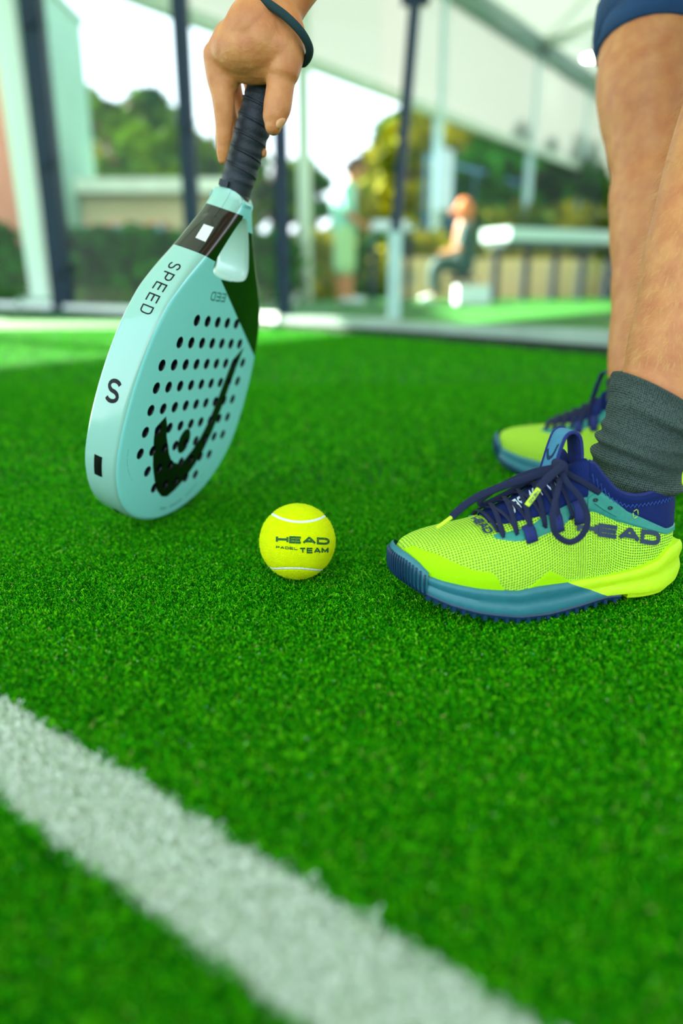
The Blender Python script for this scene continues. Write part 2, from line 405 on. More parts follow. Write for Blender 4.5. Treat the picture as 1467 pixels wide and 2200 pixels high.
# drilled holes and the throat opening
PX = .02389; rows = [(0, 2), (1, 3), (2, 4), (3, 4), (4, 4), (5, 4), (6, 4), (7, 3), (8, 2)]
cut = MB()
for r_, hw in rows:
    for c_ in range(-hw, hw + 1):
        cx, cy = c_ * PX, -r_ * PX
        rg = [[(cx + rad * math.cos(a), cy + rad * math.sin(a), z) for a in [2 * math.pi * k / 20 for k in range(20)]] for z, rad in ((.004, .0064), (-.0003, .0062), (-.0012, .0057), (-.0388, .0057), (-.0397, .0062), (-.045, .0064))]
        cut.rings(rg)
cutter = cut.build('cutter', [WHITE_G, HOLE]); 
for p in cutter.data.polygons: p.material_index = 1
thr = catmull([(.0, .1085, 0), (.0085, .104, 0), (.021, .0885, 0), (.033, .0705, 0), (.0378, .0600, 0), (.0345, .0520, 0), (.02, .0490, 0), (0, .0482, 0), (-.02, .0490, 0), (-.0345, .0520, 0), (-.0378, .0600, 0), (-.033, .0705, 0), (-.021, .0885, 0), (-.0085, .104, 0)], k=5, loop=True)
cen = Vector((0, .072, 0)); tb = MB(); rg = []
for z, s in ((.004, 1.10), (-.0005, 1.09), (-.0025, 1.03), (-.0055, 1.0), (-.0345, 1.0), (-.0375, 1.03), (-.0395, 1.09), (-.044, 1.10)): rg.append([((cen + (p - cen) * s).x, (cen + (p - cen) * s).y, z) for p in thr])
tb.rings(rg); tcut = tb.build('throat_cutter', [WHITE_G, HOLE, THR])
for p in tcut.data.polygons: p.material_index = 2
def boolean(o, c, op='DIFFERENCE'):
    m = o.modifiers.new('b', 'BOOLEAN'); m.object = c; m.operation = op; m.solver = 'EXACT'; apply_mods(o)
boolean(frame, tcut); boolean(frame, cutter)
frame.parent = racket
frame.data.set_sharp_from_angle(angle=math.radians(28))
# black panels on the throat, split off the frame by where they lie
def racket_paint(m):
    t = m.node_tree; b = t.nodes['Principled BSDF']; N = t.nodes; Lk = t.links
    tc = N.new('ShaderNodeTexCoord'); sx = N.new('ShaderNodeSeparateXYZ'); Lk.new(tc.outputs['Object'], sx.inputs[0])
    def M(op, a, b_=0.0):
        n = N.new('ShaderNodeMath'); n.operation = op
        for i, v in enumerate((a, b_)):
            if isinstance(v, (int, float)): n.inputs[i].default_value = v
            else: Lk.new(v, n.inputs[i])
        return n.outputs[0]
    X, Y, Z = sx.outputs
    def lin(a, b_, c):  # a*x+b*y > c
        return M('GREATER_THAN', M('ADD', M('MULTIPLY', X, a), M('MULTIPLY', Y, b_)), c)
    AND = lambda *q: __import__('functools').reduce(lambda p, r: M('MULTIPLY', p, r), q)
    # left arm band
    band = AND(lin(-1, 0, 0.006), lin(0, 1, .0655), lin(0, -1, -.1135))
    band2 = AND(lin(-1, 0, .006), lin(.14, 1, .0560), lin(0, -1, -.1135))
    # right wedge: above the line (-.0225,.0476)-(.1149,-.0332)
    dx, dy = .1149 + .0225, -.0332 - .0476; c = -dy * -.0225 + dx * .0476
    wedge = AND(lin(-dy, dx, c), lin(0, -1, -.0455), lin(1, 0, -.0235))
    arm = AND(lin(1, 0, .006), lin(0, 1, .0450), lin(0, -1, -.1000))
    k = M('MAXIMUM', M('MAXIMUM', band2, wedge), arm)
    front = M('GREATER_THAN', Z, -.036)
    k = M('MULTIPLY', k, front)
    mx = N.new('ShaderNodeMix'); mx.data_type = 'RGBA'; Lk.new(k, mx.inputs[0]); mx.inputs[6].default_value = b.inputs['Base Color'].default_value[:]; mx.inputs[7].default_value = srgb((6, 9, 8))
    mf = N.new('ShaderNodeMix'); mf.data_type = 'RGBA'; Lk.new(M('GREATER_THAN', M('ABSOLUTE', M('ADD', Z, .020)), .0186), mf.inputs[0]); mf.inputs[6].default_value = srgb((150, 200, 184)); mf.inputs[7].default_value = srgb((152, 240, 242)); Lk.new(mf.outputs[2], mx.inputs[6])
    Lk.new(mx.outputs[2], b.inputs['Base Color'])
racket_paint(WHITE_G)
# grip
def gy(y): # the handle leans slightly to the face
    k = (y - .125) / .11; return Vector((-.004 * k, y, -.020 + .006 * k))
gr = MB(); pts = []; rad = []
for i in range(61):
    y = .1335 + (.248 - .1335) * i / 60; pts.append(gy(y)); s = (i * .19) % 1
    r0 = .0166 + .0012 * min(1, i / 50) + .0007 * (1 if s < .5 else 0) - (.0006 if i < 3 else 0)
    rad.append((r0 * .95, r0))
gr.tube(pts, rad, 8 * 4, up=(0, 0, 1)); grip = gr.build('grip', GRIP, racket, True, 35)
wr = MB()
for i in range(7):
    y0 = .150 + i * .0155
    L = []
    for k in range(33):
        a = 2 * math.pi * k / 32; yy = y0 + .0145 * k / 32; c = gy(yy); r0 = .0172 + .0012 * min(1, (yy - .1335) / .09)
        L.append(c + Vector((math.cos(a) * r0 * .95, 0, math.sin(a) * r0)))
    wr.tube(L, (.0013, .0007), 6, up=lambda i_, L=L: (L[i_] - gy(L[i_].y)))
wr.build('overgrip_wrap', GRIP, grip, True)
cl = MB().tube([gy(y) for y in (.1225, .1235, .1265, .1325, .1345)], [.0158, .0168, .0172, .0172, .016], 32, up=(0, 0, 1)); cl.build('grip_collar', mat('rubber_collar', (14, 20, 26), .45), racket, True, 40)
bc = MB().tube([gy(y) for y in (.246, .250, .2525, .254)], [.0185, .0190, .0175, .012], 32, up=(0, 0, 1)); bc.build('butt_cap', mat('butt_cap', (12, 16, 20), .5), racket, True, 40)
tbm = MB().box((-.0182, .1375, -.024), (.004, .006, .010)); tbm.build('tape_end', GRIP, racket)
# front-face emblem and prints
def plate(name, poly, z, m, parent, holes=True, h=.0004):
    n = len(poly); mb = MB().rings([[(x, y, z - .0006) for x, y in poly], [(x, y, z + h) for x, y in poly]])
    o = mb.build(name, m, parent, False)
    if holes: o.parent = None; boolean(o, cutter); o.parent = parent
    return o
EMB = [(-.0620, -.1050), (-.0555, -.1150), (-.0500, -.1290), (-.0420, -.1400), (-.0340, -.1520), (-.0230, -.1630), (-.0070, -.1680), (.0060, -.1670), (.0200, -.1560), (.0330, -.1420), (.0460, -.1180), (.0540, -.0880), (.0600, -.0620), (.0640, -.0445), (.0855, -.0285), (.0790, -.0560), (.0740, -.0800), (.0690, -.1060), (.0610, -.1360), (.0510, -.1580), (.0380, -.1760), (.0220, -.1910), (.0040, -.2030), (-.0120, -.2090), (-.0260, -.2060), (-.0400, -.1960), (-.0520, -.1800), (-.0620, -.1640), (-.0700, -.1450), (-.0755, -.1290), (-.0780, -.1170), (-.0720, -.1120)]
plate('front_emblem', EMB, 0, BLACK_G, racket)
dotp = [(-.006 + .0125 * math.cos(a), -.1400 + .0150 * math.sin(a)) for a in [2 * math.pi * k / 28 for k in range(28)]]
plate('emblem_dot', dotp, 0, BLACK_G, racket)
bpy.data.objects.remove(cutter); bpy.data.objects.remove(tcut)
bpy.context.view_layer.update()
_bm = bmesh.new(); _bm.from_mesh(frame.data); _bvh = BVHTree.FromBMesh(_bm)
RMI = Matrix.LocRotScale(None, None, None) if 0 else (Matrix.Translation(RT) @ (RR * RS).to_4x4()).inverted()
def stick(u, v):
    c = ((420, 511), (441, 520), (459, 489), (438, 482))
    px = (1 - u) * (1 - v) * c[0][0] + u * (1 - v) * c[1][0] + u * v * c[2][0] + (1 - u) * v * c[3][0]
    py = (1 - u) * (1 - v) * c[0][1] + u * (1 - v) * c[1][1] + u * v * c[2][1] + (1 - u) * v * c[3][1]
    o_ = RMI @ CAM; d_ = (RMI.to_3x3() @ ray(px, py)).normalized(); h_ = _bvh.ray_cast(o_, d_)
    n_ = h_[1] if h_[1].dot(d_) < 0 else -h_[1]
    return h_[0], n_
decal('hologram_sticker', [[(i / 5, j / 5), ((i + 1) / 5, j / 5), ((i + 1) / 5, (j + 1) / 5), (i / 5, (j + 1) / 5)] for i in range(5) for j in range(5)], stick, mat('sticker', (225, 235, 225), .4), racket, .0005)
_bm.free()
# lettering along the rim (near side is -x)
def rim_at(y, z):
    x = -interp(y, [p[1] for p in rimp[:len(rimp) // 2]], [p[0] for p in rimp[:len(rimp) // 2]])
    b, dz = edge_b(y); e = .001
    x2 = -interp(y + e, [p[1] for p in rimp[:len(rimp) // 2]], [p[0] for p in rimp[:len(rimp) // 2]])
    tdir = Vector((x2 - x, e, 0)).normalized(); n = Vector((-tdir.y, tdir.x, 0))
    L = rim_layers(y); zz = [q_[1] for q_ in L][::-1]; ii = [q_[0] for q_ in L][::-1]
    ins = interp(z, zz, ii); ins2 = interp(z + .001, zz, ii); nn = (n + Vector((0, 0, 1)) * (ins2 - ins) / .001).normalized()
    return Vector((x, y, z)) - n * ins, nn
qs, _ = text_polys('SPEED', .62, .11, .42)
def f_speed(u, v): y = .0500 - u * .052; return rim_at(y, -.0235 + v * .0125)
decal('rim_lettering', qs, f_speed, INK, racket, .0003)
qs, _ = text_polys('S', .80, .17, 0)
def f_s(u, v): return rim_at(-.0915 + v * .024, -.0275 + u * .0155)
decal('rim_letter', qs, f_s, INK, racket, .0003)
qs = [[(i / 6, j / 6), ((i + 1) / 6, j / 6), ((i + 1) / 6, (j + 1) / 6), (i / 6, (j + 1) / 6)] for i in range(6) for j in range(6)]
decal('rim_mark', qs, lambda u, v: rim_at(-.1700 + u * .0225, -.0255 + v * .0090), INK, racket, .0005)
decal('rim_slot', [[(i / 8, 0), ((i + 1) / 8, 0), ((i + 1) / 8, 1), (i / 8, 1)] for i in range(8)], lambda u, v: rim_at(-.2290 + u * .014, -.020 + v * .004), INK, racket, .0004)
qs, _ = text_polys('SPEED', 1.0, .16, .4)
qs = [[(1 - a_, 1 - b_) for a_, b_ in q_] for q_ in qs]
qs = [q_ for q_ in qs if max(p[0] for p in q_) < .64]
decal('face_lettering', qs, lambda u, v: (Vector((-.031 + u * .056, .0225 + v * .0095, 0)), Vector((0, 0, 1))), mat('grey_print', (40, 110, 110), .4), racket, .0002)
fine = [[(i / 22 + .004, 0), (i / 22 + .036, 0), (i / 22 + .036, 1), (i / 22 + .004, 1)] for i in range(22)]
decal('fine_print', [q_ for i, q_ in enumerate(fine) if i % 7 != 5], lambda u, v: (Vector((-.1205 + .022 * u * u - .001 * v, -.135 - .038 * u, 0)) + Vector((.0014 * v, 0, 0)), Vector((0, 0, 1))), mat('fine_print', (60, 110, 110), .4), racket, .0001)
decal('base_print', [[(i / 26 + .004, 0), (i / 26 + .03, 0), (i / 26 + .03, 1), (i / 26 + .004, 1)] for i in range(26) if i % 9 not in (4, 5)], lambda u, v: (Vector((.082 * math.cos(a_ := math.radians(-104 + 66 * u)) * 1.08, -.1405 + (.083 + .0035 * v) * math.sin(a_), 0)), Vector((0, 0, 1))), mat('base_print', (90, 160, 160), .4), racket, .0001)

# ------------------------------------------------------------------ ball
BR = .0325
BC = gp(639, 1163, .0325)
ball = empty('padel_ball', BC); tag(ball, 'fluffy neon yellow ball with printed lettering, lying on the turf', 'ball')
FELT = mat('felt', (238, 254, 0), .9, .06, 220, bump=.8, bscale=1500, spec=.08)
v0 = (CAM - BC).normalized()
bx_ = v0.cross(Vector((0, 0, 1))).normalized() * -1; by_ = v0.cross(bx_).normalized(); by_ = by_ if by_.z > 0 else -by_
# seam curve: two parallel arcs seen from the camera
sa, sb = .80, .20; sc_ = 2 * math.sqrt(sa * sb)
tilt = Matrix.Rotation(math.radians(7), 3, bx_) @ Matrix.Rotation(math.radians(-3.5), 3, v0)
e1 = tilt @ by_; e2 = tilt @ bx_; e3 = tilt @ v0
SEAM = []
for k in range(240):
    t_ = 2 * math.pi * k / 240; x = sa * math.cos(t_) + sb * math.cos(3 * t_); y = sa * math.sin(t_) - sb * math.sin(3 * t_); z = sc_ * math.sin(2 * t_)
    # the arcs at t=45 and 225 deg face the viewer, separated along (1,1)
    p1 = (x + y) / math.sqrt(2); p2 = (x - y) / math.sqrt(2)
    SEAM.append((e1 * p1 + e2 * p2 + e3 * z).normalized())
bm = bmesh.new(); bmesh.ops.create_icosphere(bm, subdivisions=6, radius=BR)
SN = np.array([tuple(s) for s in SEAM])
for v_ in bm.verts:
    d = np.array(v_.co) / BR; dd = np.min(np.linalg.norm(SN - d, axis=1)) * BR
    g_ = max(0, 1 - dd / .0024); v_.co *= 1 - .022 * g_ * g_ * (3 - 2 * g_)
me = bpy.data.meshes.new('felt_cover'); bm.to_mesh(me); bm.free(); me.materials.append(FELT); me.shade_smooth()
o = bpy.data.objects.new('felt_cover', me); COL.objects.link(o); o.parent = ball
MB().tube([s * (BR * .9835) for s in SEAM], (.0013, .0005), 8, up=lambda i: SEAM[i], loop=True).build('seam', mat('seam', (236, 246, 240), .8, .1, 800, bump=.6, bscale=1500), ball, True)
rnd = random.Random(3); fz = MB()
for i in range(9000):
    d = Vector((rnd.gauss(0, 1), rnd.gauss(0, 1), rnd.gauss(0, 1))).normalized()
    if np.min(np.linalg.norm(SN - np.array(d), axis=1)) * BR < .0016: continue
    tn = d.cross(Vector((rnd.uniform(-1, 1), rnd.uniform(-1, 1), rnd.uniform(-1, 1)))).normalized(); L = rnd.uniform(.0006, .0016) * (2.0 if rnd.random() < .02 else 1)
    a = d * (BR - .0002); b = a + d * L * .6 + tn * L * .5; c = b + d * L * .15 + tn * L * .6; sd = tn.cross(d) * .00005
    k = len(fz.v); fz.v += [tuple(a - sd), tuple(a + sd), tuple(b - sd), tuple(b + sd), tuple(c)]; fz.f += [(k, k + 1, k + 3, k + 2), (k + 2, k + 3, k + 4)]
fo = fz.build('felt_fuzz', mat('fuzz', (222, 250, 20), .8), ball); tag(fo, kind='stuff')
def ball_hit(px, py):
    d = ray(px, py); oc = CAM - BC; a = d.dot(d); b = 2 * oc.dot(d); c = oc.dot(oc) - (BR + .0003) ** 2
    t = (-b - math.sqrt(max(0, b * b - 4 * a * c))) / (2 * a); p = CAM + d * t - BC; return p, p.normalized()
def bquad(x0, y0, x1, y1, x2, y2, x3, y3): # BL BR TR TL in zoomed px
    c = [(540 + x / 7.335, 1060 + y / 7.335) for x, y in ((x0, y0), (x1, y1), (x2, y2), (x3, y3))]
    def fn(u, v):
        px = (1 - u) * (1 - v) * c[0][0] + u * (1 - v) * c[1][0] + u * v * c[2][0] + (1 - u) * v * c[3][0]
        py = (1 - u) * (1 - v) * c[0][1] + u * (1 - v) * c[1][1] + u * v * c[2][1] + (1 - u) * v * c[3][1]
        return ball_hit(px, py)
    return fn
BI = mat('ball_print', (6, 84, 22), .8, .2, 900)
qs, _ = text_polys('HEAD', 1.62, .30, .42); decal('ball_lettering', qs, bquad(385, 778, 1228, 812, 1228, 702, 388, 662), BI, ball, .0002)
qs, _ = text_polys('PADEL', 1.5, .24, .6); decal('ball_lettering', qs, bquad(388, 868, 728, 893, 722, 850, 388, 826), BI, ball, .0002)
qs, _ = text_polys('TEAM', 1.0, .27, .42); decal('ball_lettering', qs, bquad(760, 945, 1212, 945, 1215, 856, 756, 856), BI, ball, .0002)

# ------------------------------------------------------------------ shoes
LIME = (214, 250, 30)
def mesh_mat(name, base, hole, pitch=620, amt=.6):
    m = bpy.data.materials.new(name); m.use_nodes = True; t = m.node_tree; b = t.nodes['Principled BSDF']; N = t.nodes; Lk = t.links
    b.inputs['Roughness'].default_value = .7; b.inputs['Specular IOR Level'].default_value = .15
    uv = N.new('ShaderNodeUVMap'); uv.uv_map = 'UVMap'
    mp = N.new('ShaderNodeMapping'); mp.inputs['Scale'].default_value = (pitch, pitch, 1); Lk.new(uv.outputs[0], mp.inputs[0])
    vo = N.new('ShaderNodeTexVoronoi'); vo.inputs['Scale'].default_value = 1; vo.inputs['Randomness'].default_value = .12; Lk.new(mp.outputs[0], vo.inputs[0])
    r = N.new('ShaderNodeValToRGB'); r.color_ramp.elements[0].position = .22; r.color_ramp.elements[1].position = .46
    r.color_ramp.elements[0].color = srgb(hole); r.color_ramp.elements[1].color = srgb(base)
    Lk.new(vo.outputs['Distance'], r.inputs[0]); Lk.new(r.outputs[0], b.inputs['Base Color'])
    bp = N.new('ShaderNodeBump'); bp.inputs['Strength'].default_value = amt; bp.inputs['Distance'].default_value = .0008
    Lk.new(vo.outputs['Distance'], bp.inputs['Height']); Lk.new(bp.outputs[0], b.inputs['Normal'])
    return m
M_UP = mesh_mat('knit_mesh', (202, 244, 64), (50, 140, 44), 430, .9)
M_TOE = mesh_mat('toe_film', (178, 236, 0), (150, 220, 0), 700, .4)
M_TEAL = mat('teal_film', (44, 142, 128), .5, .08, 300, bump=.15, bscale=1500)
M_NAVY = mesh_mat('navy_knit', (20, 40, 104), (12, 26, 76), 900, .5)
M_MIDT = mat('teal_foam', (44, 118, 130), .42, .07, 200, bump=.12, bscale=1200)
M_MIDL = mat('lime_foam', (200, 244, 6), .55, .05, 120, bump=.25, bscale=1400)
M_OUT = mat('navy_rubber', (14, 52, 84), .4, .1, 200)
M_LACE = mat('navy_lace', (26, 38, 84), .75, .2, 1500, bump=.9, bscale=2600)
M_AGLET = mat('aglet', (206, 244, 40), .35)
M_TAB = mat('tab_weave', (70, 140, 176), .6, .15, 900, bump=.5, bscale=2200)
M_NAVT = mat('navy_trim', (22, 38, 112), .7, .15, 700, bump=.5, bscale=1800)
M_WT = mat('white_print', (226, 240, 240), .5)
M_NV = mat('navy_print', (10, 44, 78), .45)

ST = [ # x, half profile (w,z)*7 from the sole edge to the centre line
 (.2475, [(.009, .036), (.009, .041), (.0085, .044), (.007, .0465), (.005, .048), (.0025, .049), (0, .049)]),
 (.2440, [(.017, .035), (.017, .041), (.0155, .0465), (.0125, .0505), (.009, .053), (.0045, .0535), (0, .0535)]),
 (.2350, [(.027, .034), (.027, .042), (.025, .049), (.0205, .054), (.014, .057), (.007, .0585), (0, .0585)]),
 (.2200, [(.0365, .031), (.037, .040), (.0345, .049), (.028, .0565), (.019, .0605), (.0095, .062), (0, .0625)]),
 (.2020, [(.0425, .028), (.043, .039), (.0395, .050), (.0325, .058), (.0225, .0635), (.011, .0655), (0, .066)]),
 (.1800, [(.0455, .026), (.046, .038), (.042, .051), (.0345, .060), (.024, .067), (.012, .0705), (0, .072)]),
 (.1550, [(.045, .025), (.045, .038), (.0405, .053), (.0325, .065), (.0225, .075), (.011, .081), (0, .084)]),
 (.1300, [(.0415, .025), (.041, .040), (.0365, .057), (.0295, .072), (.0205, .086), (.010, .094), (0, .098)]),
 (.1100, [(.0385, .025), (.0375, .041), (.0335, .060), (.028, .079), (.0215, .096), (.013, .110), (0, .113)]),
 (.0980, [(.0368, .0255), (.036, .042), (.0325, .062), (.028, .081), (.0255, .102), (.0225, .1235), (0, .112)]),
 (.0860, [(.0355, .026), (.035, .043), (.032, .061), (.028, .079), (.0265, .0955), (.0245, .1120), (0, .102)]),
 (.0720, [(.0342, .027), (.034, .043), (.031, .059), (.0285, .075), (.027, .088), (.0255, .0985), (0, .090)]),
 (.0550, [(.0335, .029), (.033, .044), (.031, .057), (.0285, .070), (.027, .082), (.0255, .0925), (0, .085)]),
 (.0350, [(.0320, .034), (.032, .047), (.0300, .058), (.0275, .071), (.025, .083), (.0230, .0935), (0, .085)]),
 (.0180, [(.0280, .039), (.028, .050), (.0265, .060), (.024, .073), (.021, .086), (.0180, .0990), (0, .090)]),
 (.0060, [(.0200, .043), (.020, .053), (.0185, .062), (.016, .075), (.013, .088), (.0100, .1060), (0, .100)]),
 (-.0005, [(.0110, .046), (.011, .055), (.010, .063), (.009, .076), (.007, .089), (.0050, .1060), (0, .105)]),
]
ST = ST[::-1]; SX = [s[0] for s in ST]
SW = np.array([[p[0] for p in s[1]] for s in ST]); SZ = np.array([[p[1] for p in s[1]] for s in ST])
def cen_y(x): return -interp(x, [.12, .16, .20, .235, .2475], [0, .0015, .005, .0095, .012])
def cr1(xs, ys, x):
    i = int(np.clip(np.searchsorted(xs, x) - 1, 0, len(xs) - 2)); t = (x - xs[i]) / (xs[i + 1] - xs[i])
    p = [ys[max(i - 1, 0)], ys[i], ys[i + 1], ys[min(i + 2, len(ys) - 1)]]
    m1 = (p[2] - p[0]) / (xs[i + 1] - xs[max(i - 1, 0)]) * (xs[i + 1] - xs[i]); m2 = (p[3] - p[1]) / (xs[min(i + 2, len(xs) - 1)] - xs[i]) * (xs[i + 1] - xs[i])
    return (2 * t ** 3 - 3 * t * t + 1) * p[1] + (t ** 3 - 2 * t * t + t) * m1 + (-2 * t ** 3 + 3 * t * t) * p[2] + (t ** 3 - t * t) * m2
def surf(x, v):
    """v=1 lateral sole edge .. 0 centre .. -1 medial sole edge"""
    s = 1 if v >= 0 else -1; a = (1 - abs(v)) * 6
    wv = [cr1(SX, SW[:, k], x) for k in range(7)]; zv = [cr1(SX, SZ[:, k], x) for k in range(7)]
    K = list(range(7)); ww = cr1(K, wv, a); zz = cr1(K, zv, a)
    return Vector((x, s * max(0, ww) + cen_y(x), zz))
def surf_n(x, v):
    e = .004; xa, xb = max(SX[0], x - .0015), min(SX[-1], x + .0015); va, vb = max(-1, v - e), min(1, v + e)
    n = (surf(xb, v) - surf(xa, v)).cross(surf(x, vb) - surf(x, va))
    return (-n if n.z < 0 and abs(v) < .5 else n).normalized() if n.length > 1e-12 else Vector((0, 0, 1))
def surf_no(x, v):
    n = surf_n(x, v); p = surf(x, v); c = Vector((x, cen_y(x), .045))
    if n.dot(p - c) < 0: n = -n
    return n
def v_at(x, z, lo=.17):
    """v on the lateral side where the surface reaches height z"""
    a, b = lo, 1.0
    for _ in range(18):
        m_ = (a + b) / 2
        if surf(x, m_).z > z: a = m_
        else: b = m_
    return (a + b) / 2

_AL = {}
def arclen(x, v):
    k = round(x, 4)
    if k not in _AL:
        P = [surf(k, i / 30) for i in range(31)]; a = [0.0]
        for p_, q_ in zip(P, P[1:]): a.append(a[-1] + (q_ - p_).length)
        _AL[k] = a
    return interp(abs(v), [i / 30 for i in range(31)], _AL[k]) * (1 if v >= 0 else -1)
def build_shoe(root, mir, detail=True):
    """mir=1 left shoe, -1 right shoe (mirrored across its length)"""
    def T(p): return Vector((p[0], p[1] * mir, p[2]))
    def mk(name, mb, m, smooth=True, sharp=None, parent=None):
        mb.v = [tuple(T(p)) for p in mb.v]; o = mb.build(name, m, parent or root, smooth, sharp); return o
    def uvs(o, st):
        me = o.data; uv = me.uv_layers.new(name='UVMap')
        for lp in me.loops:
            x, v = st[lp.vertex_index]; uv.data[lp.index].uv = (x, arclen(x, v))
        return o
    def patch(name, xs, vlo, vhi, nv, m, off=.0007, thick=.0012):
        """grid patch lying on the upper between vlo(x) and vhi(x)"""
        mb = MB(); top = []; st = []
        for x in xs:
            a, b = vlo(x), vhi(x); row = []
            for j in range(nv + 1):
                v = a + (b - a) * j / nv; edge = min(j, nv - j) / nv; e2 = 1 if 0 < edge else 0
                row.append(surf(x, v) + surf_no(x, v) * (off if e2 else off * .1)); st.append((x, v))
            top.append(row)
        mb.rings(top, closed=False, cap=False); return uvs(mk(name, mb, m), st)
    LNX = lambda a, b, n: list(np.linspace(a, b, n))
    # upper
    mb = MB(); mb.rings([[surf(x, v) for v in LNX(1, -1, 61)] for x in LNX(SX[0], SX[-1], 130)], closed=False, cap=False)
    uvs(mk('upper', mb, M_UP), [(x, v) for x in LNX(SX[0], SX[-1], 130) for v in LNX(1, -1, 61)])
    zl = lambda x: interp(x, [.160, .178, .181, .187, .20, .215, .226, .238, .2475], [.0255, .030, .037, .043, .0445, .050, .0545, .056, .060])
    patch('toe_overlay', LNX(.1765, .2465, 50), lambda x: v_at(x, min(zl(x), surf(x, .0).z - .0005), .02), lambda x: 1.0, 22, M_TOE, .0006)
    patch('side_overlay', LNX(.112, .157, 24), lambda x: v_at(x, interp(x, [.112, .136, .157], [.0262, .040, .0262])), lambda x: 1.0, 8, M_TOE, .0005)
    # navy collar, tongue area, teal eyestay and quarter
    vq = lambda x: v_at(x, interp(x, [-.0005, .02, .05, .06, .073, .091, .10], [.0605, .0615, .0755, .080, .090, .102, .100]))
    for s in (1, -1):
        patch('collar', LNX(-.0004, .104, 60), lambda x: s * .165, lambda x: s * vq(x), 16, M_NAVY, .0006)
        patch('quarter_panel', LNX(-.0002, .102, 50), lambda x: s * vq(x), lambda x: s * v_at(x, interp(x, [0, .02, .05, .07, .09, .102], [.056, .0565, .066, .0725, .0815, .0845])), 10, M_TEAL, .0011)
        patch('eyestay', LNX(.0985, .178, 40), lambda x: s * v_at(x, interp(x, [.0985, .108, .125, .145, .16, .175, .178], [.103, .0985, .0860, .0745, .0705, .0680, .0670]), .1), lambda x: s * v_at(x, interp(x, [.0985, .106, .125, .145, .162, .175, .178], [.084, .0815, .0705, .0650, .0635, .0648, .0655]), .1), 8, M_TEAL, .0009)
    patch('tongue', LNX(.0985, .176, 40), lambda x: -interp(x, [.0985, .13, .165, .176], [.40, .40, .27, .14]), lambda x: interp(x, [.0985, .13, .165, .176], [.40, .40, .27, .14]), 24, M_NAVY, .0026)
    # stitching zigzag on the collar
    if detail:
        zz = []; 
        for i in range(46):
            x = .100 - .0020 * i; vz = v_at(x, interp(x, [.0, .03, .061, .075, .093, .103], [.086, .0845, .0845, .0905, .108, .118])); vz += .02 * (1 if i % 2 else -1)
            zz.append(surf(x, vz) + surf_no(x, vz) * .0009)
        mk('collar_stitching', MB().tube(zz, .00033, 6), mat('stitch', (60, 96, 190), .6))
        st = [(.0545, .0735), (.0500, .0755), (.0510, .0815), (.0555, .0795)]
        pts = [surf(x, v_at(x, z)) + surf_no(x, v_at(x, z)) * .0014 for x, z in st]
        for i in range(4): mk('tack_stitch', MB().tube([pts[i] * .85 + pts[(i + 1) % 4] * .15, pts[i] * .15 + pts[(i + 1) % 4] * .85], .0003, 6), M_AGLET)
    # rolled collar rim
    cr = [surf(x, .167) + surf_no(x, .167) * .0005 for x in LNX(.098, 0, 26)] + [surf(x, -.167) + surf_no(x, -.167) * .0005 for x in LNX(0, .098, 26)]
    mk('collar_rim', MB().tube(cr, .0019, 10), M_NAVT)
    # eyelet reinforcement with two holes
    ep = [(.0985, .0855), (.093, .0900), (.083, .0830), (.071, .0765), (.069, .0800), (.071, .0850), (.084, .0920), (.0930, .0975), (.0985, .0945)]
    ring0 = [surf(x, v_at(x, z)) + surf_no(x, v_at(x, z)) * .0011 for x, z in ep]; ring1 = [surf(x, v_at(x, z)) + surf_no(x, v_at(x, z)) * .0024 for x, z in ep]
    mk('eyelet_plate', MB().rings([ring0, ring1]), M_TEAL, False)
    for x, z in ((.0925, .0925), (.0785, .0850)):
        c = surf(x, v_at(x, z)) + surf_no(x, v_at(x, z)) * .0022; n = surf_no(x, v_at(x, z)); u = n.cross(Vector((1, 0, 0))).normalized(); w2 = n.cross(u)
        mk('eyelet', MB().rings([[c + n * d + u * r * .9 * math.cos(a) + w2 * r * 1.3 * math.sin(a) for a in [6.2832 * k / 14 for k in range(14)]] for d, r in ((-.001, .0017), (.0009, .0017), (.0010, .0008), (-.001, .0006))]), mat('eyelet_dark', (6, 12, 28), .5) if 'eyelet_dark' not in bpy.data.materials else bpy.data.materials['eyelet_dark'])
    # midsole loop
    PXs = [-.0125, -.0105, -.004, .010, .030, .055, .080, .105, .130, .155, .180, .203, .222, .236, .2445, .2495, .2515]
    PWs = [.0, .0095, .0205, .0300, .0365, .0385, .0385, .0405, .0445, .0483, .0488, .0455, .0392, .0300, .0205, .0110, 0]
    hp = catmull([(x, w_, 0) for x, w_ in zip(PXs, PWs)], k=8)
    loop = [(p.x, p.y) for p in hp] + [(p.x, -p.y) for p in reversed(hp[1:-1])]
    zt = lambda x: interp(x, [-.0125, -.008, .0, .018, .027, .05, .078, .116, .147, .164, .196, .225, .236, .2515], [.034, .042, .049, .045, .037, .031, .0275, .0270, .0280, .0262, .0295, .0345, .0375, .044])
    zb = lambda x: interp(x, [-.0125, -.006, .003, .017, .042, .060, .078, .104, .134, .163, .194, .217, .235, .2515], [.024, .0165, .0105, .0075, .0075, .0088, .0090, .0050, .0030, .0045, .0095, .0155, .0225, .031])
    prof = [(0, -.0035), (.0, -.0010), (.06, .0003), (.2, .0010), (.38, .0000), (.50, -.0007), (.62, .0003), (.8, .0014), (.94, .0008), (1, -.002)]
    def side(pt, t, o):
        x, y = pt; i = loop.index(pt); a = Vector(loop[i - 1]); b = Vector(loop[(i + 1) % len(loop)]); d = (b - a).normalized(); n = Vector((d.y, -d.x))
        if n.dot(Vector((x - .12, y))) < 0: n = -n
        z = zt(x) + (zb(x) - zt(x)) * t
        fl = .0025 * (1 if x < .03 else 0)
        return Vector((x + n.x * o, y + n.y * o + cen_y(x), z))
    dia = lambda x, t: x < .078 + .032 * (1 - t) ** .8 - .0   # heel foam runs forward as a wedge
